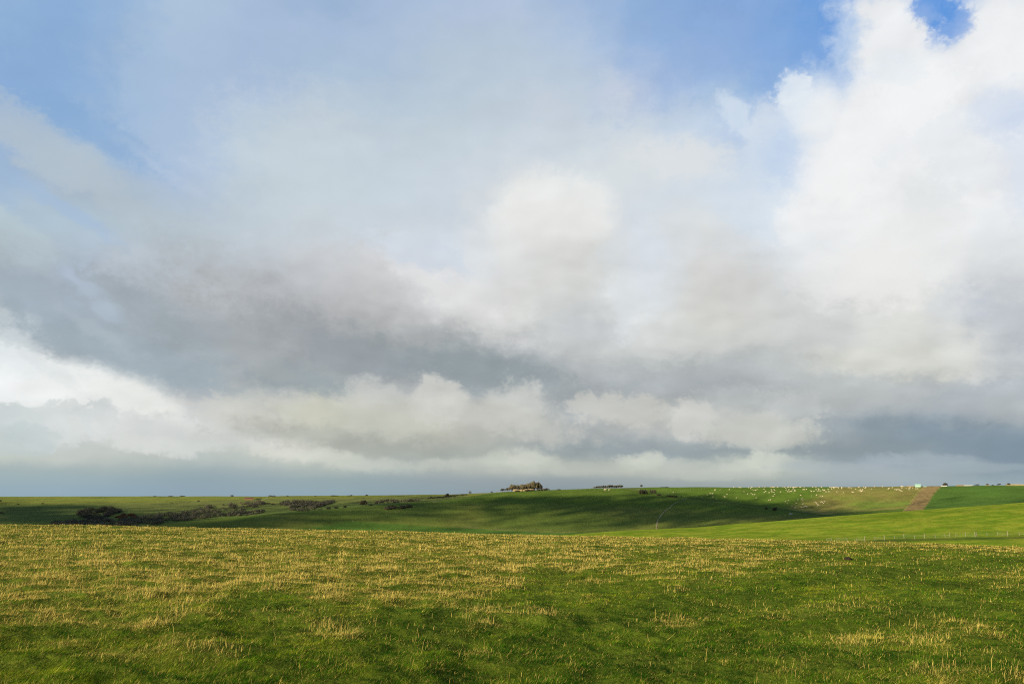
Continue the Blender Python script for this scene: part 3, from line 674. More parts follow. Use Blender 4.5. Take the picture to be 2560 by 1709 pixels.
# ------------------------------------------------------------------ sheep
M_wool = noisy('wool', (.50,.41,.26), (.66,.56,.38), 3)
def sheep_mesh(name, grazing):
    """one continuous lofted body from rump to muzzle with four legs grown out of the belly"""
    b = bmesh.new(); n = 10
    if grazing: st = [(-.62,.72,.06),(-.56,.70,.20),(-.35,.70,.27),(0,.68,.30),(.32,.70,.27),(.50,.70,.20),(.62,.60,.13),(.72,.44,.10),(.79,.27,.105),(.86,.14,.07),(.90,.07,.03)]
    else: st = [(-.62,.72,.06),(-.56,.70,.20),(-.35,.70,.27),(0,.68,.30),(.32,.70,.27),(.48,.75,.20),(.58,.86,.14),(.64,.97,.12),(.76,1.0,.11),(.88,.95,.075),(.95,.92,.03)]
    rings = []
    for i,(x,z,r) in enumerate(st):
        a = st[max(i-1,0)]; c = st[min(i+1,len(st)-1)]; d = Vector((c[0]-a[0],0,c[1]-a[1])).normalized(); up = Vector((-d.z,0,d.x))
        rings.append([b.verts.new(Vector((x,0,z))+up*math.cos(2*math.pi*k/n)*r+Vector((0,1,0))*math.sin(2*math.pi*k/n)*r*.82) for k in range(n)])
    for A,B in zip(rings[:-1],rings[1:]):
        for k in range(n): b.faces.new((A[k],A[(k+1)%n],B[(k+1)%n],B[k]))
    b.faces.new(rings[0][::-1]); b.faces.new(rings[-1]); bmesh.ops.recalc_face_normals(b, faces=b.faces); b.faces.ensure_lookup_table()
    belly = [f for f in b.faces if len(f.verts) == 4 and f.normal.z < -.55 and f.calc_center_median().z > .35]
    for lx, ly in ((-.44,.12),(-.44,-.12),(.16,.12),(.16,-.12)):
        f = min([f for f in belly if f.is_valid], key=lambda f: (f.calc_center_median().x-lx)**2+(f.calc_center_median().y-ly)**2*3); belly.remove(f)
        for zz, sc in ((.30,.55),(.04,.8),(0,1.25)):
            ret = bmesh.ops.extrude_discrete_faces(b, faces=[f]); f = ret['faces'][0]; c = f.calc_center_median()
            for v in f.verts: v.co = Vector((c.x+(v.co.x-c.x)*sc, c.y+(v.co.y-c.y)*sc, zz))
    for s in (-1,1):                                                     # ears
        hx, hz = (.76,.36) if grazing else (.70,1.06)
        e = [b.verts.new(v) for v in ((hx,s*.09,hz),(hx+.06,s*.09,hz),(hx+.02,s*.24,hz-.02))]; b.faces.new(e)
    me_ = bpy.data.meshes.new(name); b.to_mesh(me_); b.free(); me_.materials.append(M_wool)
    for p_ in me_.polygons: p_.use_smooth = True
    return me_
SH = [sheep_mesh('sheep_grazing', True), sheep_mesh('sheep_standing', False)]
A1 = [(618,82),(704,85),(733,86),(860,89),(912,82),(985,78),(1030,79),(1090,80),(1130,78),(1213,80),(1235,78),(1250,79),(1268,78),(1283,80),(1330,79),(1410,79),(1440,80),(1500,83),(1512,79),(1547,81),(1580,82),(1597,83),(1620,80),(1645,79),(1695,79),(1710,80),(1770,79),(1905,79),(1960,79),(2050,80),(2190,82),(2215,88),(2240,84),(2258,82),(2275,83),(2300,84),(2325,88)]
A2 = [(312,120),(312,133),(397,125),(547,119),(893,103),(918,121),(948,133),(966,125),(976,130),(1002,115),(1110,111),(1138,149),(1118,162),(1194,169),(1232,118),(1232,138),(1241,157),(1275,118),(1285,134),(1274,164),(1281,197),(1262,226),(1382,158),(1464,96),(1476,125),(1493,151),(1515,123),(1524,155),(1545,147),(1562,148),(1573,124),(1592,104),(1610,125),(1605,150),(1618,142),(785,155),(843,191),(899,186),(929,201),(960,201),(980,256),(506,198),(464,225),(473,242),(660,254),(1188,289),(1213,288)]
A3 = [(235,183),(262,184),(276,186),(190,208),(4,236),(98,246),(280,240),(337,283)]
A4 = [(1464,315),(1508,294),(1492,347),(1567,391),(1607,411),(1620,418),(1638,342),(1665,285),(1727,271),(1737,268),(1736,293),(1760,290),(1742,357),(1722,408),(1732,414),(1752,412),(1765,404),(1775,398),(1793,394),(1803,400),(1812,402)]
A5 = [(1707,211),(1745,119),(1755,119),(1768,119),(1803,119),(1870,139),(1886,150),(1926,149),(1886,222),(1959,119),(1982,145),(1998,108),(2003,140),(2004,120),(2036,141),(2068,122),(2088,132),(2098,124),(2125,157),(2172,152),(2303,157),(1968,209),(2030,227),(2062,228)]
A6 = [(1950,325),(1965,340),(1978,356),(1990,368),(2003,380),(1988,392),(2038,330),(2056,313),(2062,328),(2082,342),(2096,316)]
B1 = [(12,190),(5,200),(42,228),(84,180),(102,220),(148,170),(198,160),(292,157),(349,162),(258,228),(388,243),(480,147),(507,148),(540,152),(618,174),(555,233),(575,233),(697,203),(722,186),(757,184),(722,208),(735,220),(750,206),(808,156),(820,143),(935,171)]
B2 = [(122,136),(178,136),(215,138),(350,138),(680,133),(700,133),(780,135),(990,128),(1148,126),(1515,122),(1540,123)]
B3 = [(1258,174),(1277,157),(1395,180),(1422,190),(1437,180),(1468,183),(1488,193),(1503,207),(1522,211),(1522,150),(1615,154),(1672,157),(1683,146),(1690,153),(1668,183),(1738,159),(1800,167),(1828,166),(1840,168),(1343,146)]
GS = 'sheep grazing on the far right hillside'
def flock(pts, s, x0, y0, label, rmin=620):
    for a,b_ in pts:
        p = hit(x0+a/s, y0+b_/s+1.0, rmin)
        o = bpy.data.objects.new('sheep', SH[0 if random.random() < .7 else 1]); C.objects.link(o)
        o.location = p; o.rotation_euler[2] = random.choice((0,math.pi))+random.uniform(-.7,.7)-math.atan2(p.x,p.y); k = random.uniform(.85,1.02); o.scale = (k,k,k)
        tag(o, label, 'sheep', GS)
flock(A1,6.525,1740,1205,'pale sheep in the line along the skyline left of the worn slope', 700)
flock(A2,6.525,1740,1205,'pale sheep scattered on the green pasture just under the skyline')
flock(A3,6.525,1740,1205,'pale sheep on the shaded left edge of the sheep pasture near the fence')
flock(A4,6.525,1740,1205,'pale sheep low in the shaded fold where the green meets the worn slope')
flock(A5,6.525,1740,1205,'pale sheep where the green pasture turns to worn slope high on the hill')
flock(A6,6.525,1740,1205,'pale sheep in a small bunch halfway down the worn brown slope')
flock(B1,7.83,2060,1200,'pale sheep spread over the upper left of the worn brown slope')
flock(B2,7.83,2060,1200,'pale sheep on the skyline above the worn brown slope')
flock(B3,7.83,2060,1200,'pale sheep grouped near the mint barn and the ploughed strip')
for i,(x_,y_,lab) in enumerate([(1513,1226.2,'larger pale sheep standing alone with one other on the green below the tree row'),(1522.5,1226,'smaller pale sheep right of its companion on the green below the tree row'),(1683.5,1231.2,'single pale sheep by the short rising fence near the scrub corner')]):
    p = hit(x_,y_,480); o = bpy.data.objects.new('sheep', SH[1]); C.objects.link(o); o.location = p; o.rotation_euler[2] = .1; k = 1.7-.4*i; o.scale = (k,k,k); tag(o, lab, 'sheep', 'sheep grazing on the far right hillside')

# ------------------------------------------------------------------ molehills in the near field
M_soil = noisy('dark_soil', (.022,.016,.010), (.045,.033,.020), 18, bump=.6)
for x_,y_,lab in ((2120,1397,'small dark molehill near the crest of the near field'),):
    p = hit(x_,y_,4,45); b = bmesh.new(); bmesh.ops.create_icosphere(b, subdivisions=4, radius=1)
    for v in b.verts:
        n_ = float(fbm(np.array(v.co.x*3+x_), np.array(v.co.y*3), 4)); rr = 1+.5*(n_-.5)
        v.co = Vector((v.co.x*.085*rr, v.co.y*.12*rr, max(-.3,v.co.z)*.045*(.6+.9*n_)))
    o = bm_obj('molehill', b, M_soil); o.location = p; tag(o, lab, 'molehill')

# ------------------------------------------------------------------ unseen cloud puffs added towards the sun, shaped to shade the far slopes
G_ = [  # photo x, y, radius x, radius y, strength
 (1300,1285,420,42,.50),(1750,1280,250,34,.55),(800,1290,300,24,.35),(300,1290,380,30,.45),(2100,1262,260,20,.22),(150,1300,300,22,.9),(60,1275,120,14,.8),(420,1308,260,10,.75),(520,1312,160,13,1.0),(660,1300,90,12,.95),(750,1293,90,9,.5),
 (1110,1262,150,12,.45),(1300,1250,170,13,.8),(1430,1262,140,17,.8),(1560,1262,140,16,.9),(1650,1290,150,28,1.0),(1300,1275,120,10,.4),
 (1740,1268,120,22,1.0),(1850,1285,120,18,1.0),(1900,1268,90,10,.95),(1990,1285,90,15,1.0),(2080,1288,60,12,.8),(1760,1246,60,7,.8),(2000,1262,60,8,.55),
 (900,1257,130,5,.4),(760,1264,120,6,.4),(1010,1262,90,7,.6),(830,1282,120,9,.5),(1100,1242,70,5,.45),(1560,1243,60,6,.5),(1450,1243,80,5,.6),
 (2560,1250,60,7,.7),(2150,1283,80,8,.5)]
def cover(px, py):
    c = 0
    for gx,gy,rx,ry,s in G_: c = 1-(1-np.clip(c,0,1))*(1-s*np.exp(-(((px-gx)/rx)**2+((py-gy)/ry)**2)*1.1))
    light = 1.0*np.exp(-(((px-560)/110)**2+((py-(1297-(px-560)*.125))/3.2)**2))
    return np.clip(c-light,0,.97)*sstep(1228,1240,py+6*sstep(1500,1600,px))
cell = 5.0
gx, gy = np.meshgrid(np.arange(-720,760,cell), np.arange(330,1080,cell)); gx = gx.ravel()+rng.uniform(-2.5,2.5,gx.size); gy = gy.ravel()+rng.uniform(-2.5,2.5,gy.size)
rr_ = np.hypot(gx,gy); az_ = np.arctan2(gx,gy); zz = ground_z(gx,gy); px_,py_ = dir2pix(az_,(zz-EYE)/rr_)
rk = np.interp(np.degrees(az_), AZC, RR[3])
cv = cover(px_,py_)*sstep(15,60,rr_-rk)
keep = (rng.random(len(gx)) < -np.log(1-cv)/2.1) & (np.abs(az_) < R(40))
gx, gy, zz = gx[keep], gy[keep], zz[keep]
H_ = 520+rng.random(len(gx))*60; s_ = (H_-zz)/SUN[2]
Pc = np.stack([gx+SUN[0]*s_, gy+SUN[1]*s_, zz+SUN[2]*s_], -1)
Pc = Pc[np.degrees(np.arctan2(Pc[:,0],Pc[:,1])) < -46]
bmi = bmesh.new(); bmesh.ops.create_icosphere(bmi, subdivisions=1, radius=1); IV = np.array([v.co[:] for v in bmi.verts]); IF = np.array([[v.index for v in f.verts] for f in bmi.faces]); bmi.free()
sc = rng.uniform(2.9,4.4,(len(Pc),1,1))*np.array([1,1,.75])
V = (Pc[:,None,:]+IV[None]*sc).reshape(-1,3); Fa = (IF[None]+(np.arange(len(Pc))*len(IV))[:,None,None]).reshape(-1,3)
cl = mesh_np('shade_clouds', V, Fa, 3, mat('shade_cloud_puff', (.85,.86,.88), 1, 0), smooth=True); tag(cl, kind='stuff')
print('shade_clouds', len(Pc), 'lowest', Pc[:,2].min())
# ------------------------------------------------------------------ sky: Nishita air with a procedural cloud deck laid over it by direction
ROWS = [0,80,160,240,320,400,480,560,640,720,800,880,920,960,1000,1040,1100,1140,1170,1200,1235]
GRID = """
9bbad6 8dafd8 98b6d9 b0c5da a3bad8 9ab5d4 a8bdda abbeda b2c2dc a0b9db 90b0d8 84a6d6 78a2d8 5f97dc 4a8ade 4f8edf 5f97dc
94b4d6 90b2d8 9db8d6 b0c4dc aabeda a8bcd8 adc0da b4c5d8 b6c7d9 b0c4de 90b0d9 8caedb 7ea7da 6b9ddc 5a92da 6a9cdc 7aa5dc
92b2d6 8cadd6 a4bcd8 a8bfd9 a6bcd8 a9c0d8 aabfd8 b6c7d6 b9c9d9 b8c9dc a2bbde 94b2da 90b0dc 74a1dc 78a4de 90b4e0 b5cbe6
88abd6 97b5d6 a2bcd8 a9bedb abbfda bac9d8 b5c7d8 bccbd9 c0cdd9 c0cedc bac9e0 a9c2de 99b9e0 9cbce4 b5cae6 c0d0ea c0d0ea
9ab4d6 94b2d4 a5bedb adc2db bbccd9 c3d0db bfcdd8 c2d0d8 c6d2dc c6d1dc c9d6e2 c4d4e6 b5cae8 bfd0ea dde5ec d0dcea ccd9ec
a0b8d2 b3c3ce a8bfda b0c4de c3d1da c8d4dc c6d2dc c8d3dd d2dae2 d2dce2 dae0e2 cbd8e8 c6d6e8 d8e2ec e6eaee e0e6ea d0dcec
a0b9d4 a8b8c8 abbbc9 b0c2dc bccad2 c8d4da c8d4de cad5df dde2e4 e0e4e4 d5dde4 d4dee6 d2deea eaecec eaecec e0e4e4 dde2e6
b4c6d0 b0c4d2 b2c3ce bcc8ce c2cfd8 cbd2d8 ccd4dc ced7e0 e0e2e0 dcdcd8 d2dae0 dddfdd dde2e6 f0f0ec e6e8e6 e2e4e4 dcdedd
b3bdc0 b1bfce b9c2cb b5c0ca c0c6cc c6c9cd d3d4d5 d6dee6 dcdede d0d1cd dbe2e8 d4d6d8 d0d2d2 e8e8e8 e6e7e4 e2e3e2 dcdddc
a9b6bc a4b3c5 b4bec8 b9bdc0 b4bac0 bfc1c4 c6c6c6 e0e1e2 dcdddb d4d5d2 dde2e4 d8d8d4 cfd1d1 dcdddd eaeae6 d8dbdd d8dbdc
d0d8da a3b1be a6b2bc b0b9bf b2b4b5 aeb0b2 b0b2b2 c0c2c3 d2d4d0 c8ccce dcdedd d0d2cd cdcfcc cfd1d0 e0e1da d0d4d6 c0c5ca
dce4e6 b2bbc0 a8b4bc aab5bc a8adb0 a6a8a9 9a9fa2 a0a5a6 b0b5b8 c8cac8 cccfcc cbcdca c2c6c4 cdd0ce d4d5cf d8dad4 b8c0c6
f3f5f5 dfe5e5 a8b6be a4b0b8 a4acb0 9aa4a8 96a1a7 969fa2 9aa4a8 b0b4b7 bcc1c1 b8bdbd b4b9ba c4c8c6 cccec9 c9ccc9 b4bdc3
f4f6f6 f0f2f0 dfe3e1 a4b0b5 b4b8b7 9ea7ab bdbfbd b0b5b8 96a0a5 a0a7ab aeb4b7 a8aeb1 aeb3b5 b8bebe bcc0bf b2b8bc aab4b9
e8ecea edf0ee f0f1ec b8bcc0 ccccc6 cccdc4 c8c9c2 c6c7c3 c8cac4 a4aaad a9afb2 b0b5b4 b0b5b5 b8bcbb a8b0b4 a4aeb6 adb6ba
ccd4d4 dcdfde ebebe4 c6cacb ccccc4 ccccbe bfc3b8 c9c9c2 c4c5be aab0b3 c6c7c0 c6c8c4 c2c4c0 b4b7b8 98a6b0 a4adb4 b4babb
c4cdcc c5cdcc ccd0cb ccd0cc cfd2ce b4b7ae a3a89f b4b5aa a6aba8 a0a7aa a9adae b8bbb8 c4c5bc a2a9ab 83929c 8a98a4 8094a4
c6cdc6 c8cdc6 bcc3be bcc4c0 c4cac2 d4d6cc b8c0bc a0a9a8 b8bdb6 9aa4a5 94a0a6 93a0a5 8c9aa0 8a99a2 8a9ba6 8494a2 76889a
a6b5b6 a3b3b5 a8b5b5 9cadb0 a6b2b4 b8c0b8 a6b2b3 b0b6b0 bfc3b9 bbc0b6 c0c4b8 c4cac0 bcc3b8 a6b1b6 a3b0b6 9aa9b1 8699a8
9ab0b8 9ab0b9 96abb4 90a5b0 95a8b0 96a9ad 95a6ab 95a2a8 96a2a6 939fa4 a0a9a9 a3aca9 a6afab a0adb0 a3afb3 9babb1 96a8b0
94abb9 94abba 90a8b7 8ea4b2 8fa6b3 90a7b2 8ea3ad 8d9fa9 8a99a2 88979f 89989f 8b9aa0 8c9ba1 8c9ca6 8fa0ab 98abb6 9caeb8
"""
GR = np.array([[[int(h[i:i+2],16)/255 for i in (0,2,4)] for h in l.split()] for l in GRID.strip().split('\n')])
GR = np.where(GR <= .04045, GR/12.92, ((GR+.055)/1.055)**2.4)
def sky_at(px, py):
    fx = np.clip(px/160, 0, 16); fy = np.interp(py, ROWS, np.arange(len(ROWS)))
    i = np.clip(np.floor(fx).astype(int),0,15); j = np.clip(np.floor(fy).astype(int),0,len(ROWS)-2); u = (fx-i)[...,None]; v = (fy-j)[...,None]
    return (GR[j,i]*(1-u)+GR[j,i+1]*u)*(1-v)+(GR[j+1,i]*(1-u)+GR[j+1,i+1]*u)*v
EXPO = .58; EXPF = 2**EXPO
W = bpy.data.worlds.new('World'); bpy.context.scene.world = W; W.use_nodes = True; W.cycles.sampling_method = 'MANUAL'; W.cycles.sample_map_resolution = 128
nt = W.node_tree; N = nt.nodes; L = nt.links
for n_ in list(N): N.remove(n_)
def node(t, **kw):
    n_ = N.new(t)
    for k,v in kw.items(): setattr(n_, k, v)
    return n_
def setin(n_, i, v):
    if isinstance(v, (int,float)): n_.inputs[i].default_value = v
    elif isinstance(v, tuple): n_.inputs[i].default_value = v
    else: L.new(v, n_.inputs[i])
def M(op, a, b_=0.0, c=0.0, clamp=False):
    n_ = node('ShaderNodeMath', operation=op, use_clamp=clamp); setin(n_,0,a); setin(n_,1,b_)
    if op in ('MULTIPLY_ADD',): setin(n_,2,c)
    return n_.outputs[0]
def VM(op, a, b_=None, s=None):
    n_ = node('ShaderNodeVectorMath', operation=op); setin(n_,0,a)
    if b_ is not None: setin(n_,1,b_)
    if s is not None: setin(n_,3,s)
    return n_.outputs[1] if op in ('LENGTH','DOT_PRODUCT','DISTANCE') else n_.outputs[0]
def MR(v, a, b_, c=0.0, d=1.0, smooth=True):
    n_ = node('ShaderNodeMapRange', interpolation_type='SMOOTHSTEP' if smooth else 'LINEAR'); setin(n_,0,v); setin(n_,1,a); setin(n_,2,b_); setin(n_,3,c); setin(n_,4,d); return n_.outputs[0]
def mixc(f, a, b_):
    n_ = node('ShaderNodeMix', data_type='RGBA'); setin(n_,0,f); setin(n_,6,a); setin(n_,7,b_); return n_.outputs[2]
def noise(vec, sc, det=5, rough=.55, dist=0):
    n_ = node('ShaderNodeTexNoise'); setin(n_,0,vec); n_.inputs['Scale'].default_value = sc; n_.inputs['Detail'].default_value = det; n_.inputs['Roughness'].default_value = rough; n_.inputs['Distortion'].default_value = dist; return n_
tc = node('ShaderNodeTexCoord'); D_ = VM('NORMALIZE', tc.outputs['Generated'])
sx = node('ShaderNodeSeparateXYZ'); L.new(D_, sx.inputs[0]); dx, dy, dz = sx.outputs
azn = M('MULTIPLY', M('ARCTAN2', dx, dy), 180/math.pi); eln = M('MULTIPLY', M('ARCSINE', dz), 180/math.pi)
def comb(x_, y_, z_=0.0):
    n_ = node('ShaderNodeCombineXYZ'); setin(n_,0,x_); setin(n_,1,y_); setin(n_,2,z_); return n_.outputs[0]
# cloud-deck plane coordinates (perspective flattening towards the horizon)
inv = M('DIVIDE', 1.0, M('ADD', M('MAXIMUM', dz, 0.0), .16)); plane = comb(M('MULTIPLY', dx, inv), M('MULTIPLY', dy, inv))
ang = comb(azn, eln)
rot = node('ShaderNodeMapping'); L.new(ang, rot.inputs[0]); rot.inputs['Rotation'].default_value = (0,0,R(27)); rot.inputs['Scale'].default_value = (1,1,1)
streak = VM('MULTIPLY', rot.outputs[0], (.055,.30,1))
flatang = VM('MULTIPLY', ang, (.10,.22,1))
# warp of the lookup direction: gives the big soft shapes ragged cloud edges
nA_ = noise(flatang, 1.0, 6, .58); nB_ = noise(VM('MULTIPLY', ang, (.5,.75,1)), 1.0, 6, .6)
wA = VM('SUBTRACT', nA_.outputs['Color'], (.5,.5,.5)); wB = VM('SUBTRACT', nB_.outputs['Color'], (.5,.5,.5))
low = MR(eln, 1.0, 12.0, .35, 1.0)
wv = VM('SCALE', VM('ADD', VM('MULTIPLY', wA, (5,3.2,0)), VM('MULTIPLY', wB, (3.2,2.6,0))), s=low)
hz = MR(eln, .3, 3.0, .15, 1.0); wv = VM('SCALE', wv, s=hz)
P_ = VM('ADD', ang, wv); sp = node('ShaderNodeSeparateXYZ'); L.new(P_, sp.inputs[0]); pa, pe = sp.outputs[0], sp.outputs[1]
EL = [-1,0,.5,1.0,1.6,2.2,2.9,3.6,4.4,5.3,6.3,7.5,9,10.5,12,13.5,15,17,19,21,23,25,27,29,31,33,36,42,48]
tcoord = MR(pe, -2.0, 50.0, 0.0, 1.0, smooth=False)
COLS = np.linspace(-37, 37, 31); prev = None
for k, a in enumerate(COLS):
    rp = node('ShaderNodeValToRGB'); cr = rp.color_ramp; cr.interpolation = 'EASE' if False else 'LINEAR'
    px, py = dir2pix(np.full(len(EL), R(a)), np.tan(np.radians(EL))); cc = sky_at(px, np.maximum(py, 0)) 
    while len(cr.elements) < len(EL): cr.elements.new(.5)
    for e, el, c_ in zip(cr.elements, EL, cc): e.position = (el+2)/52
    for i, (el, c_) in enumerate(zip(EL, cc)): cr.elements[i].position = (el+2)/52; cr.elements[i].color = (*c_, 1)
    L.new(tcoord, rp.inputs[0])
    if prev is None: prev = rp.outputs[0]
    else: prev = mixc(MR(pa, float(COLS[k-1]), float(a)), prev, rp.outputs[0])
deck = prev
# streaky and puffy relief of the deck
ns = noise(streak, 1.0, 7, .55, .3).outputs['Fac']; npf = noise(VM('MULTIPLY', ang, (.32,.55,1)), 1.0, 8, .60, .25).outputs['Fac']; npl = noise(plane, 3.0, 7, .6).outputs['Fac']
left = MR(azn, -12.0, 6.0, 1.0, .25)
rs = M('MULTIPLY', M('SUBTRACT', ns, .5), M('MULTIPLY', left, MR(eln, 1.5, 6.0, .0, .22)))
rp_ = M('MULTIPLY', M('SUBTRACT', npf, .5), MR(eln, .6, 3.5, .05, .16))
rl = M('MULTIPLY', M('SUBTRACT', npl, .5), MR(eln, 1.0, 5.0, .0, .12))
eA = VM('MULTIPLY', ang, (.20,.36,1)); e1 = noise(eA, 1.0, 2, .5, .2).outputs['Fac']; e2 = noise(VM('ADD', eA, (.14,-.24,0)), 1.0, 2, .5, .2).outputs['Fac']
emb = M('MULTIPLY', M('SUBTRACT', e1, e2), MR(eln, .8, 4.5, .05, .42))  # emboss: paints lit and shaded sides onto the billows
rel = M('ADD', 1.0, M('ADD', emb, M('ADD', rs, M('ADD', rp_, rl))))
amp = M('MULTIPLY', MR(eln, 9.0, 22.0, 1.0, .26), MR(azn, -30.0, 5.0, .75, 1.0))
rel = M('ADD', 1.0, M('MULTIPLY', M('SUBTRACT', rel, 1.0), amp))
# cumulus masses: lobes in direction space, edges broken by noise
wB2 = VM('MULTIPLY', wB, (2.2,1.6,0)); angw = VM('ADD', ang, VM('MULTIPLY', VM('SCALE', wB2, s=hz), (1,1,0)))
def pd(x_, y_):
    a, t = pix2dir(x_, y_); return math.degrees(float(a)), math.degrees(math.atan(float(t)))
nE = noise(VM('MULTIPLY', ang, (.22,.24,1)), 1.0, 9, .62, .2).outputs['Fac']; nF = noise(VM('MULTIPLY', ang, (.9,1.0,1)), 1.0, 7, .65, .2).outputs['Fac']
edge_n = M('ADD', M('MULTIPLY', M('SUBTRACT', nE, .5), 1.1), M('MULTIPLY', M('SUBTRACT', nF, .5), 1.1))
def mass(lobes):
    acc = None
    for x_, y_, r_ in lobes:
        a, e = pd(x_, y_); rd = r_/F*180/math.pi*1.03
        v = VM('DISTANCE', comb(azn, eln), (a, e, 0.0)); d = M('SUBTRACT', 1.0, M('DIVIDE', v, rd))
        d = M('MULTIPLY', d, rd/4.0)
        acc = d if acc is None else M('SMOOTH_MAX', acc, d, 0.0) if False else M('MAXIMUM', acc, d)
    return acc

# cloud banks of the deck: soft ragged lobes placed by direction (x, y, half width, half height in photo px, tilt, colour, strength, softness)
BANKS = """
130 60 150 60 0 8aadd6 .5 .9|130 170 140 50 20 89acd6 .5 .8|60 240 130 50 25 86a9d6 .6 .8|200 315 170 36 20 8aaed6 .7 .7|120 375 190 52 30 b4c3cf .62 .5|250 470 200 50 25 b4c1ca .5 .7
780 420 200 120 20 c9d5dd .5 .9|430 440 110 10 28 c2d0e3 .3 1|20 575 130 36 28 b9c9d0 .7 .5|170 530 120 16 25 a2bcdc .5 .7|120 765 170 40 28 9fb0c2 .6 .7|400 800 170 30 28 9dabb4 .6 .7
300 835 320 75 22 a3afb8 .55 .8|600 850 260 75 18 9fa6ab .55 .9|340 905 240 40 17 9eacb5 .75 .6|190 698 50 13 35 bccbdf .4 .9|270 775 36 18 20 b2c2d2 .5 .7|250 832 90 16 30 b6c2c9 .4 .9|650 760 210 60 25 adafb1 .55 .9|850 880 230 52 22 999fa4 .65 .8
950 895 160 45 12 969fa4 .6 .7|1210 930 170 52 10 919ca1 .8 .6|760 955 120 28 12 97a3a8 .7 .5|640 900 90 20 25 a6aaac .5 .7|1480 1000 190 32 5 a1a8ac .5 .7|1750 950 160 32 5 a5abae .5 .7
1090 690 130 44 28 e4e4e4 .7 .6|1170 765 150 55 28 dddddc .6 .7|1050 635 120 34 12 cfd8e3 .8 .5|1620 640 60 120 -10 dae1e8 .6 .7|1870 520 100 60 25 d2deea .7 .6|1490 830 70 40 10 c3c7ca .5 .7|1560 760 40 70 -10 dfe4e6 .6 .6
2220 1092 230 50 10 8796a0 .6 .95|2480 1115 170 46 12 7d909f .65 .9|2060 1122 220 20 2 8c999f .6 .7|1650 1122 270 22 2 929fa5 .6 .7|2260 905 230 34 5 dcdcd2 .6 .7|2440 865 80 55 0 dddedb .6 .7|2530 820 70 140 0 bbc1c8 .6 .8|2430 765 38 36 0 c2c8d2 .5 .8
1800 745 90 90 0 d3d2cc .4 .8|1860 915 130 34 0 b2b8ba .6 .7|2380 1010 160 26 4 b0b5b8 .5 .8|2170 1000 110 24 0 bcc0be .5 .8
60 950 160 50 10 f1f4f4 .8 .85|240 982 190 36 13 eff1ef .75 .85|400 1016 150 36 18 e8e9e4 .6 .9|0 895 90 28 20 e6edee .7 .5|130 930 90 12 30 d6dddf .35 .9
25 1045 50 36 0 cdd5d6 .85 .2|110 1062 60 46 0 d2d9d9 .8 .2|190 1058 62 50 0 d6dbda .8 .2|245 1052 44 48 0 d3d8d9 .8 .2|335 1078 85 44 5 dbdedc .7 .3|440 1092 90 40 10 d6d9d6 .7 .3|60 1098 60 34 0 c0cccc .7 .4|505 1014 44 40 30 bcc1c6 .5 .8|370 1066 90 18 18 c8cccd .45 .9
560 1030 90 30 15 cecec8 .6 .6|700 1040 130 44 10 cfcfc5 .6 .6|790 1035 60 38 10 cbccba .6 .7|710 1118 110 26 8 dadbd2 .8 .4|580 1100 100 20 5 ccd0cd .5 .6|900 1106 240 28 6 a5a9a1 .65 .85
1090 1000 62 50 0 d1d1cb .8 .4|930 985 62 36 10 c9cbc6 .7 .45|980 1050 120 40 12 c8c9be .6 .6|1295 1010 60 46 10 cfd0ca .7 .6|1290 1052 150 30 15 c7c7bf .6 .6|1570 1022 120 34 4 cacac4 .8 .45|1730 1048 56 44 0 cfcfca .7 .4|1900 1082 120 36 2 c8cac2 .8 .45|1970 1010 60 34 10 c6c9c8 .6 .5|1840 985 50 24 0 bec2c2 .5 .5
860 1152 140 17 6 d2d6cb .6 .7|1190 1156 90 12 0 c6cbc1 .5 .9|1240 1150 34 16 0 cbd0c5 .6 .7|1320 1146 40 24 0 cdd1c6 .8 .6|1370 1156 40 16 0 c4c9bf .6 .7|1100 1160 70 12 0 c2c8bf .5 .8|1160 1168 220 10 2 bac0b8 .4 .9|1575 1156 36 18 0 cdd1c6 .7 .6|1620 1150 34 22 0 cfd3c8 .8 .6|1680 1160 60 14 0 c6cbc2 .5 .8|1500 1172 190 12 0 bbc0b7 .45 .9|1850 1162 60 18 0 ccd1c6 .7 .7|1920 1154 50 22 0 cfd4c8 .8 .6|1990 1162 60 14 0 bdc4bf .5 .8|1800 1186 130 12 0 bbc1b9 .6 .6|2200 1152 44 18 0 b0bbc2 .5 .7|2330 1152 90 14 5 abb7bf .5 .8|2060 1165 90 10 0 aab5b9 .5 .6|2420 1172 150 9 0 a2b0b7 .5 .6
1560 240 50 40 20 ccd3df .55 .9|1375 270 60 36 30 c8d1dc .6 .7|1905 350 36 60 20 d4e0eb .6 .7|1700 390 120 40 10 dbe0e3 .5 .8|1950 300 60 30 20 cddaea .5 .9|1800 110 200 60 -25 93b0dc .5 .9|1980 90 90 110 20 80a8dc .5 .9
"""
def lin(h): 
    v = [int(h[i:i+2],16)/255 for i in (0,2,4)]; return tuple(x/12.92 if x <= .04045 else ((x+.055)/1.055)**2.4 for x in v)+(1.0,)
bank_n = M('ADD', M('MULTIPLY', M('SUBTRACT', nE, .5), 1.3), M('MULTIPLY', M('SUBTRACT', nF, .5), 1.5))
nG = noise(VM('MULTIPLY', ang, (2.6,3.4,1)), 1.0, 5, .6).outputs['Fac']; hz2 = M('MULTIPLY', M('ADD', bank_n, M('MULTIPLY', M('SUBTRACT', nG, .5), .6)), MR(eln, .5, 5.0, .6, 1.15))
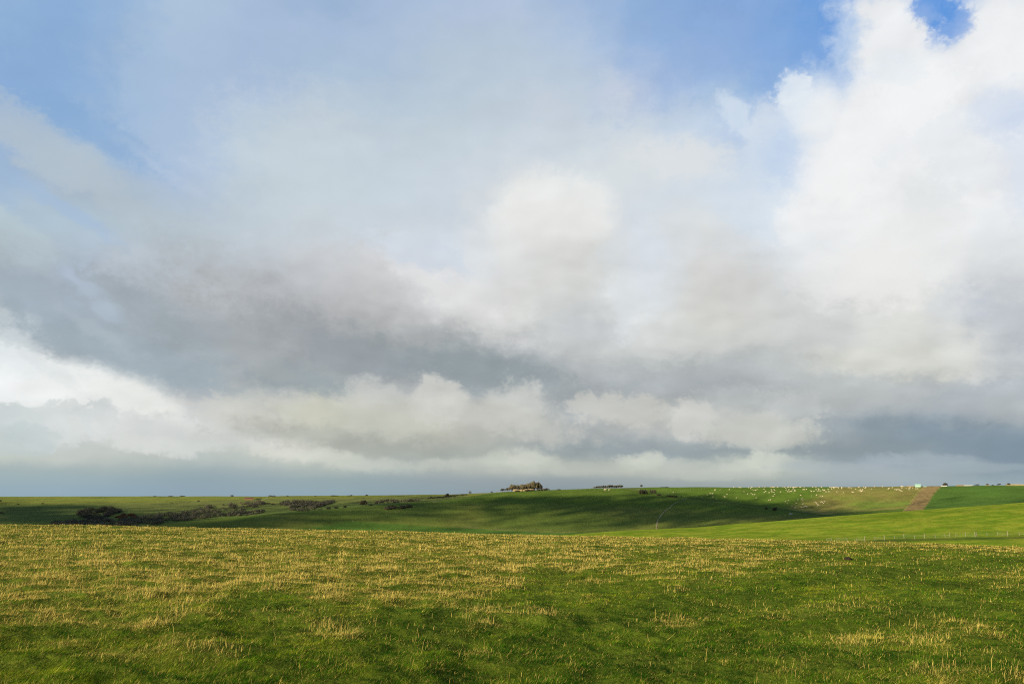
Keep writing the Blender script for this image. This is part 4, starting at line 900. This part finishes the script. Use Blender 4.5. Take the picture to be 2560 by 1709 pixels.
def lay_banks(deck, text):
    for ln in text.strip().split('\n'):
        vk = node('ShaderNodeVectorMath', operation='MULTIPLY_ADD'); L.new(deck, vk.inputs[0]); vk.inputs[1].default_value = (1e-6,0,0); L.new(angw, vk.inputs[2])
        for it in ln.split('|'):
            x_, y_, rx, ry, rot_, h_, st_, so_ = it.split(); x_, y_, rx, ry, rot_, st_, so_ = map(float, (x_, y_, rx, ry, rot_, st_, so_))
            a, e = pd(x_, y_); kx = 180/math.pi/F*math.cos(R(a))*1.12
            mp = node('ShaderNodeMapping', vector_type='TEXTURE'); L.new(vk.outputs[0], mp.inputs[0]); mp.inputs['Location'].default_value = (a, e, 0); mp.inputs['Rotation'].default_value = (0, 0, -R(rot_)); mp.inputs['Scale'].default_value = (rx*kx, ry*kx, 1)
            d_ = M('ADD', VM('LENGTH', mp.outputs[0]), hz2)
            so_ *= .80; deck = mixc(M('MULTIPLY', MR(d_, 1+so_, 1-so_), st_), deck, lin(h_))
    return deck
deck = lay_banks(deck, BANKS)
deck = VM('SCALE', deck, s=rel)
big = mass([(2290,330,190),(2200,500,200),(2165,330,105),(2240,120,105),(2215,40,75),(2170,20,45),(2525,120,130),(2440,210,120),(2120,620,150),(2400,500,200),(2540,420,110),(2310,700,260),(2060,290,70),(2040,560,110),(2085,450,105)])
fade = MR(eln, pd(2150,760)[1], pd(2150,520)[1])
veil = M('MULTIPLY', MR(M('ADD', big, M('MULTIPLY', edge_n, 1.1)), -.62, .18), M('MULTIPLY', fade, .62))
deck = mixc(veil, deck, lin('dce7f1'))
mk = M('MULTIPLY', MR(M('ADD', big, M('MULTIPLY', edge_n, .55)), -.10, .40), fade)
shade = M('ADD', .87, M('ADD', M('MULTIPLY', M('SUBTRACT', e1, e2), .22), M('MULTIPLY', M('SUBTRACT', npf, .5), .12))); cumc = VM('SCALE', comb(.985,1.0,1.005), s=shade)
deck = mixc(M('MULTIPLY', mk, .95), deck, cumc)
deck = lay_banks(deck, """2510 275 70 55 0 ccd9ee .6 .8|2560 420 50 110 0 cfdaec .5 .9|2310 520 60 80 10 dadede .55 .8|2385 60 52 34 -20 5b95dd .75 .5|2340 18 44 36 0 5a95dd .75 .5|1840 290 50 26 48 d6e2ee .7 .6|1985 225 34 32 0 e0eaf2 .8 .5|2015 270 50 50 30 e6edf3 .75 .6
1900 350 34 70 15 d6e0ea .6 .8|2130 100 30 55 20 b4cce9 .5 .7|1960 395 70 50 30 bfd2ec .55 .8|1710 400 90 40 10 e0e4e5 .6 .8|2440 640 120 40 10 dfe1e1 .4 .9|2250 600 120 60 0 f1f1ee .5 .9|2200 400 70 34 -30 e2e8ec .45 .7|2350 330 60 50 20 e0e7ed .45 .8|2290 230 90 60 -20 f6f7f7 .7 .5|2110 430 90 70 0 f5f5f4 .6 .5|2240 170 60 30 20 dfe9f1 .5 .6|2420 420 80 60 10 e3e7ea .5 .8|2200 690 110 60 10 eeeeea .6 .5|2060 700 60 60 0 e9e9e7 .5 .7|2180 330 120 100 0 f3f4f5 .5 .9|2520 90 80 60 0 f4f6f7 .6 .9""")
head = mass([(1345,525,112),(1455,540,105),(1270,560,70),(1400,480,60),(1360,620,150)])
mh = MR(M('ADD', head, M('MULTIPLY', edge_n, .5)), -.08, .32); mh = M('MULTIPLY', mh, MR(eln, pd(1350,690)[1], pd(1350,520)[1]))
deck = mixc(M('MULTIPLY', mh, .66), deck, VM('SCALE', comb(1.0,1.0,.97), s=M('MULTIPLY', shade, .98)))
# unseen deck overhead and behind the camera is dimmed to lower ambient light
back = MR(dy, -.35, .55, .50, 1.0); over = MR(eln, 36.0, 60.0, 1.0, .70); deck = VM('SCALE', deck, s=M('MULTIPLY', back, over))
skyt = node('ShaderNodeTexSky', sky_type='NISHITA', sun_disc=False, sun_elevation=SUN_EL, sun_rotation=SUN_AZ, altitude=100, air_density=1.0, dust_density=1.0, ozone_density=1.5)
bg1 = node('ShaderNodeBackground'); L.new(skyt.outputs[0], bg1.inputs[0]); bg1.inputs[1].default_value = .08
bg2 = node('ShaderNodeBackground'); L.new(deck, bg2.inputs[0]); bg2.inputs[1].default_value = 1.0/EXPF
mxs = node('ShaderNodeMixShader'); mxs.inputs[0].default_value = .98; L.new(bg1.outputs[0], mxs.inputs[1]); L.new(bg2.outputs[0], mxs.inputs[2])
out = node('ShaderNodeOutputWorld'); L.new(mxs.outputs[0], out.inputs[0])
# ------------------------------------------------------------------ sun, camera, view
sl = bpy.data.lights.new('sun', 'SUN'); sl.energy = 5.0; sl.angle = R(.5); sl.color = (1,.89,.68)
so = bpy.data.objects.new('sun', sl); C.objects.link(so); so.rotation_euler = Vector(SUN.tolist()).to_track_quat('Z','Y').to_euler(); so.location = (-30,-20,20)
cam = bpy.data.cameras.new('camera'); cam.sensor_width = 36; cam.lens = F/2560*36; cam.clip_start = .1; cam.clip_end = 20000
co = bpy.data.objects.new('camera', cam); C.objects.link(co); co.location = (0,0,EYE); co.rotation_euler = (math.pi/2+PITCH, 0, 0)
S = bpy.context.scene; S.camera = co; S.cycles.max_bounces = 4; S.cycles.use_denoising = False; S.cycles.filter_width = 1.15; S.cycles.diffuse_bounces = 3; S.cycles.transmission_bounces = 4
S.view_settings.view_transform = 'Standard'; S.view_settings.look = 'None'; S.view_settings.exposure = EXPO; S.view_settings.gamma = 1
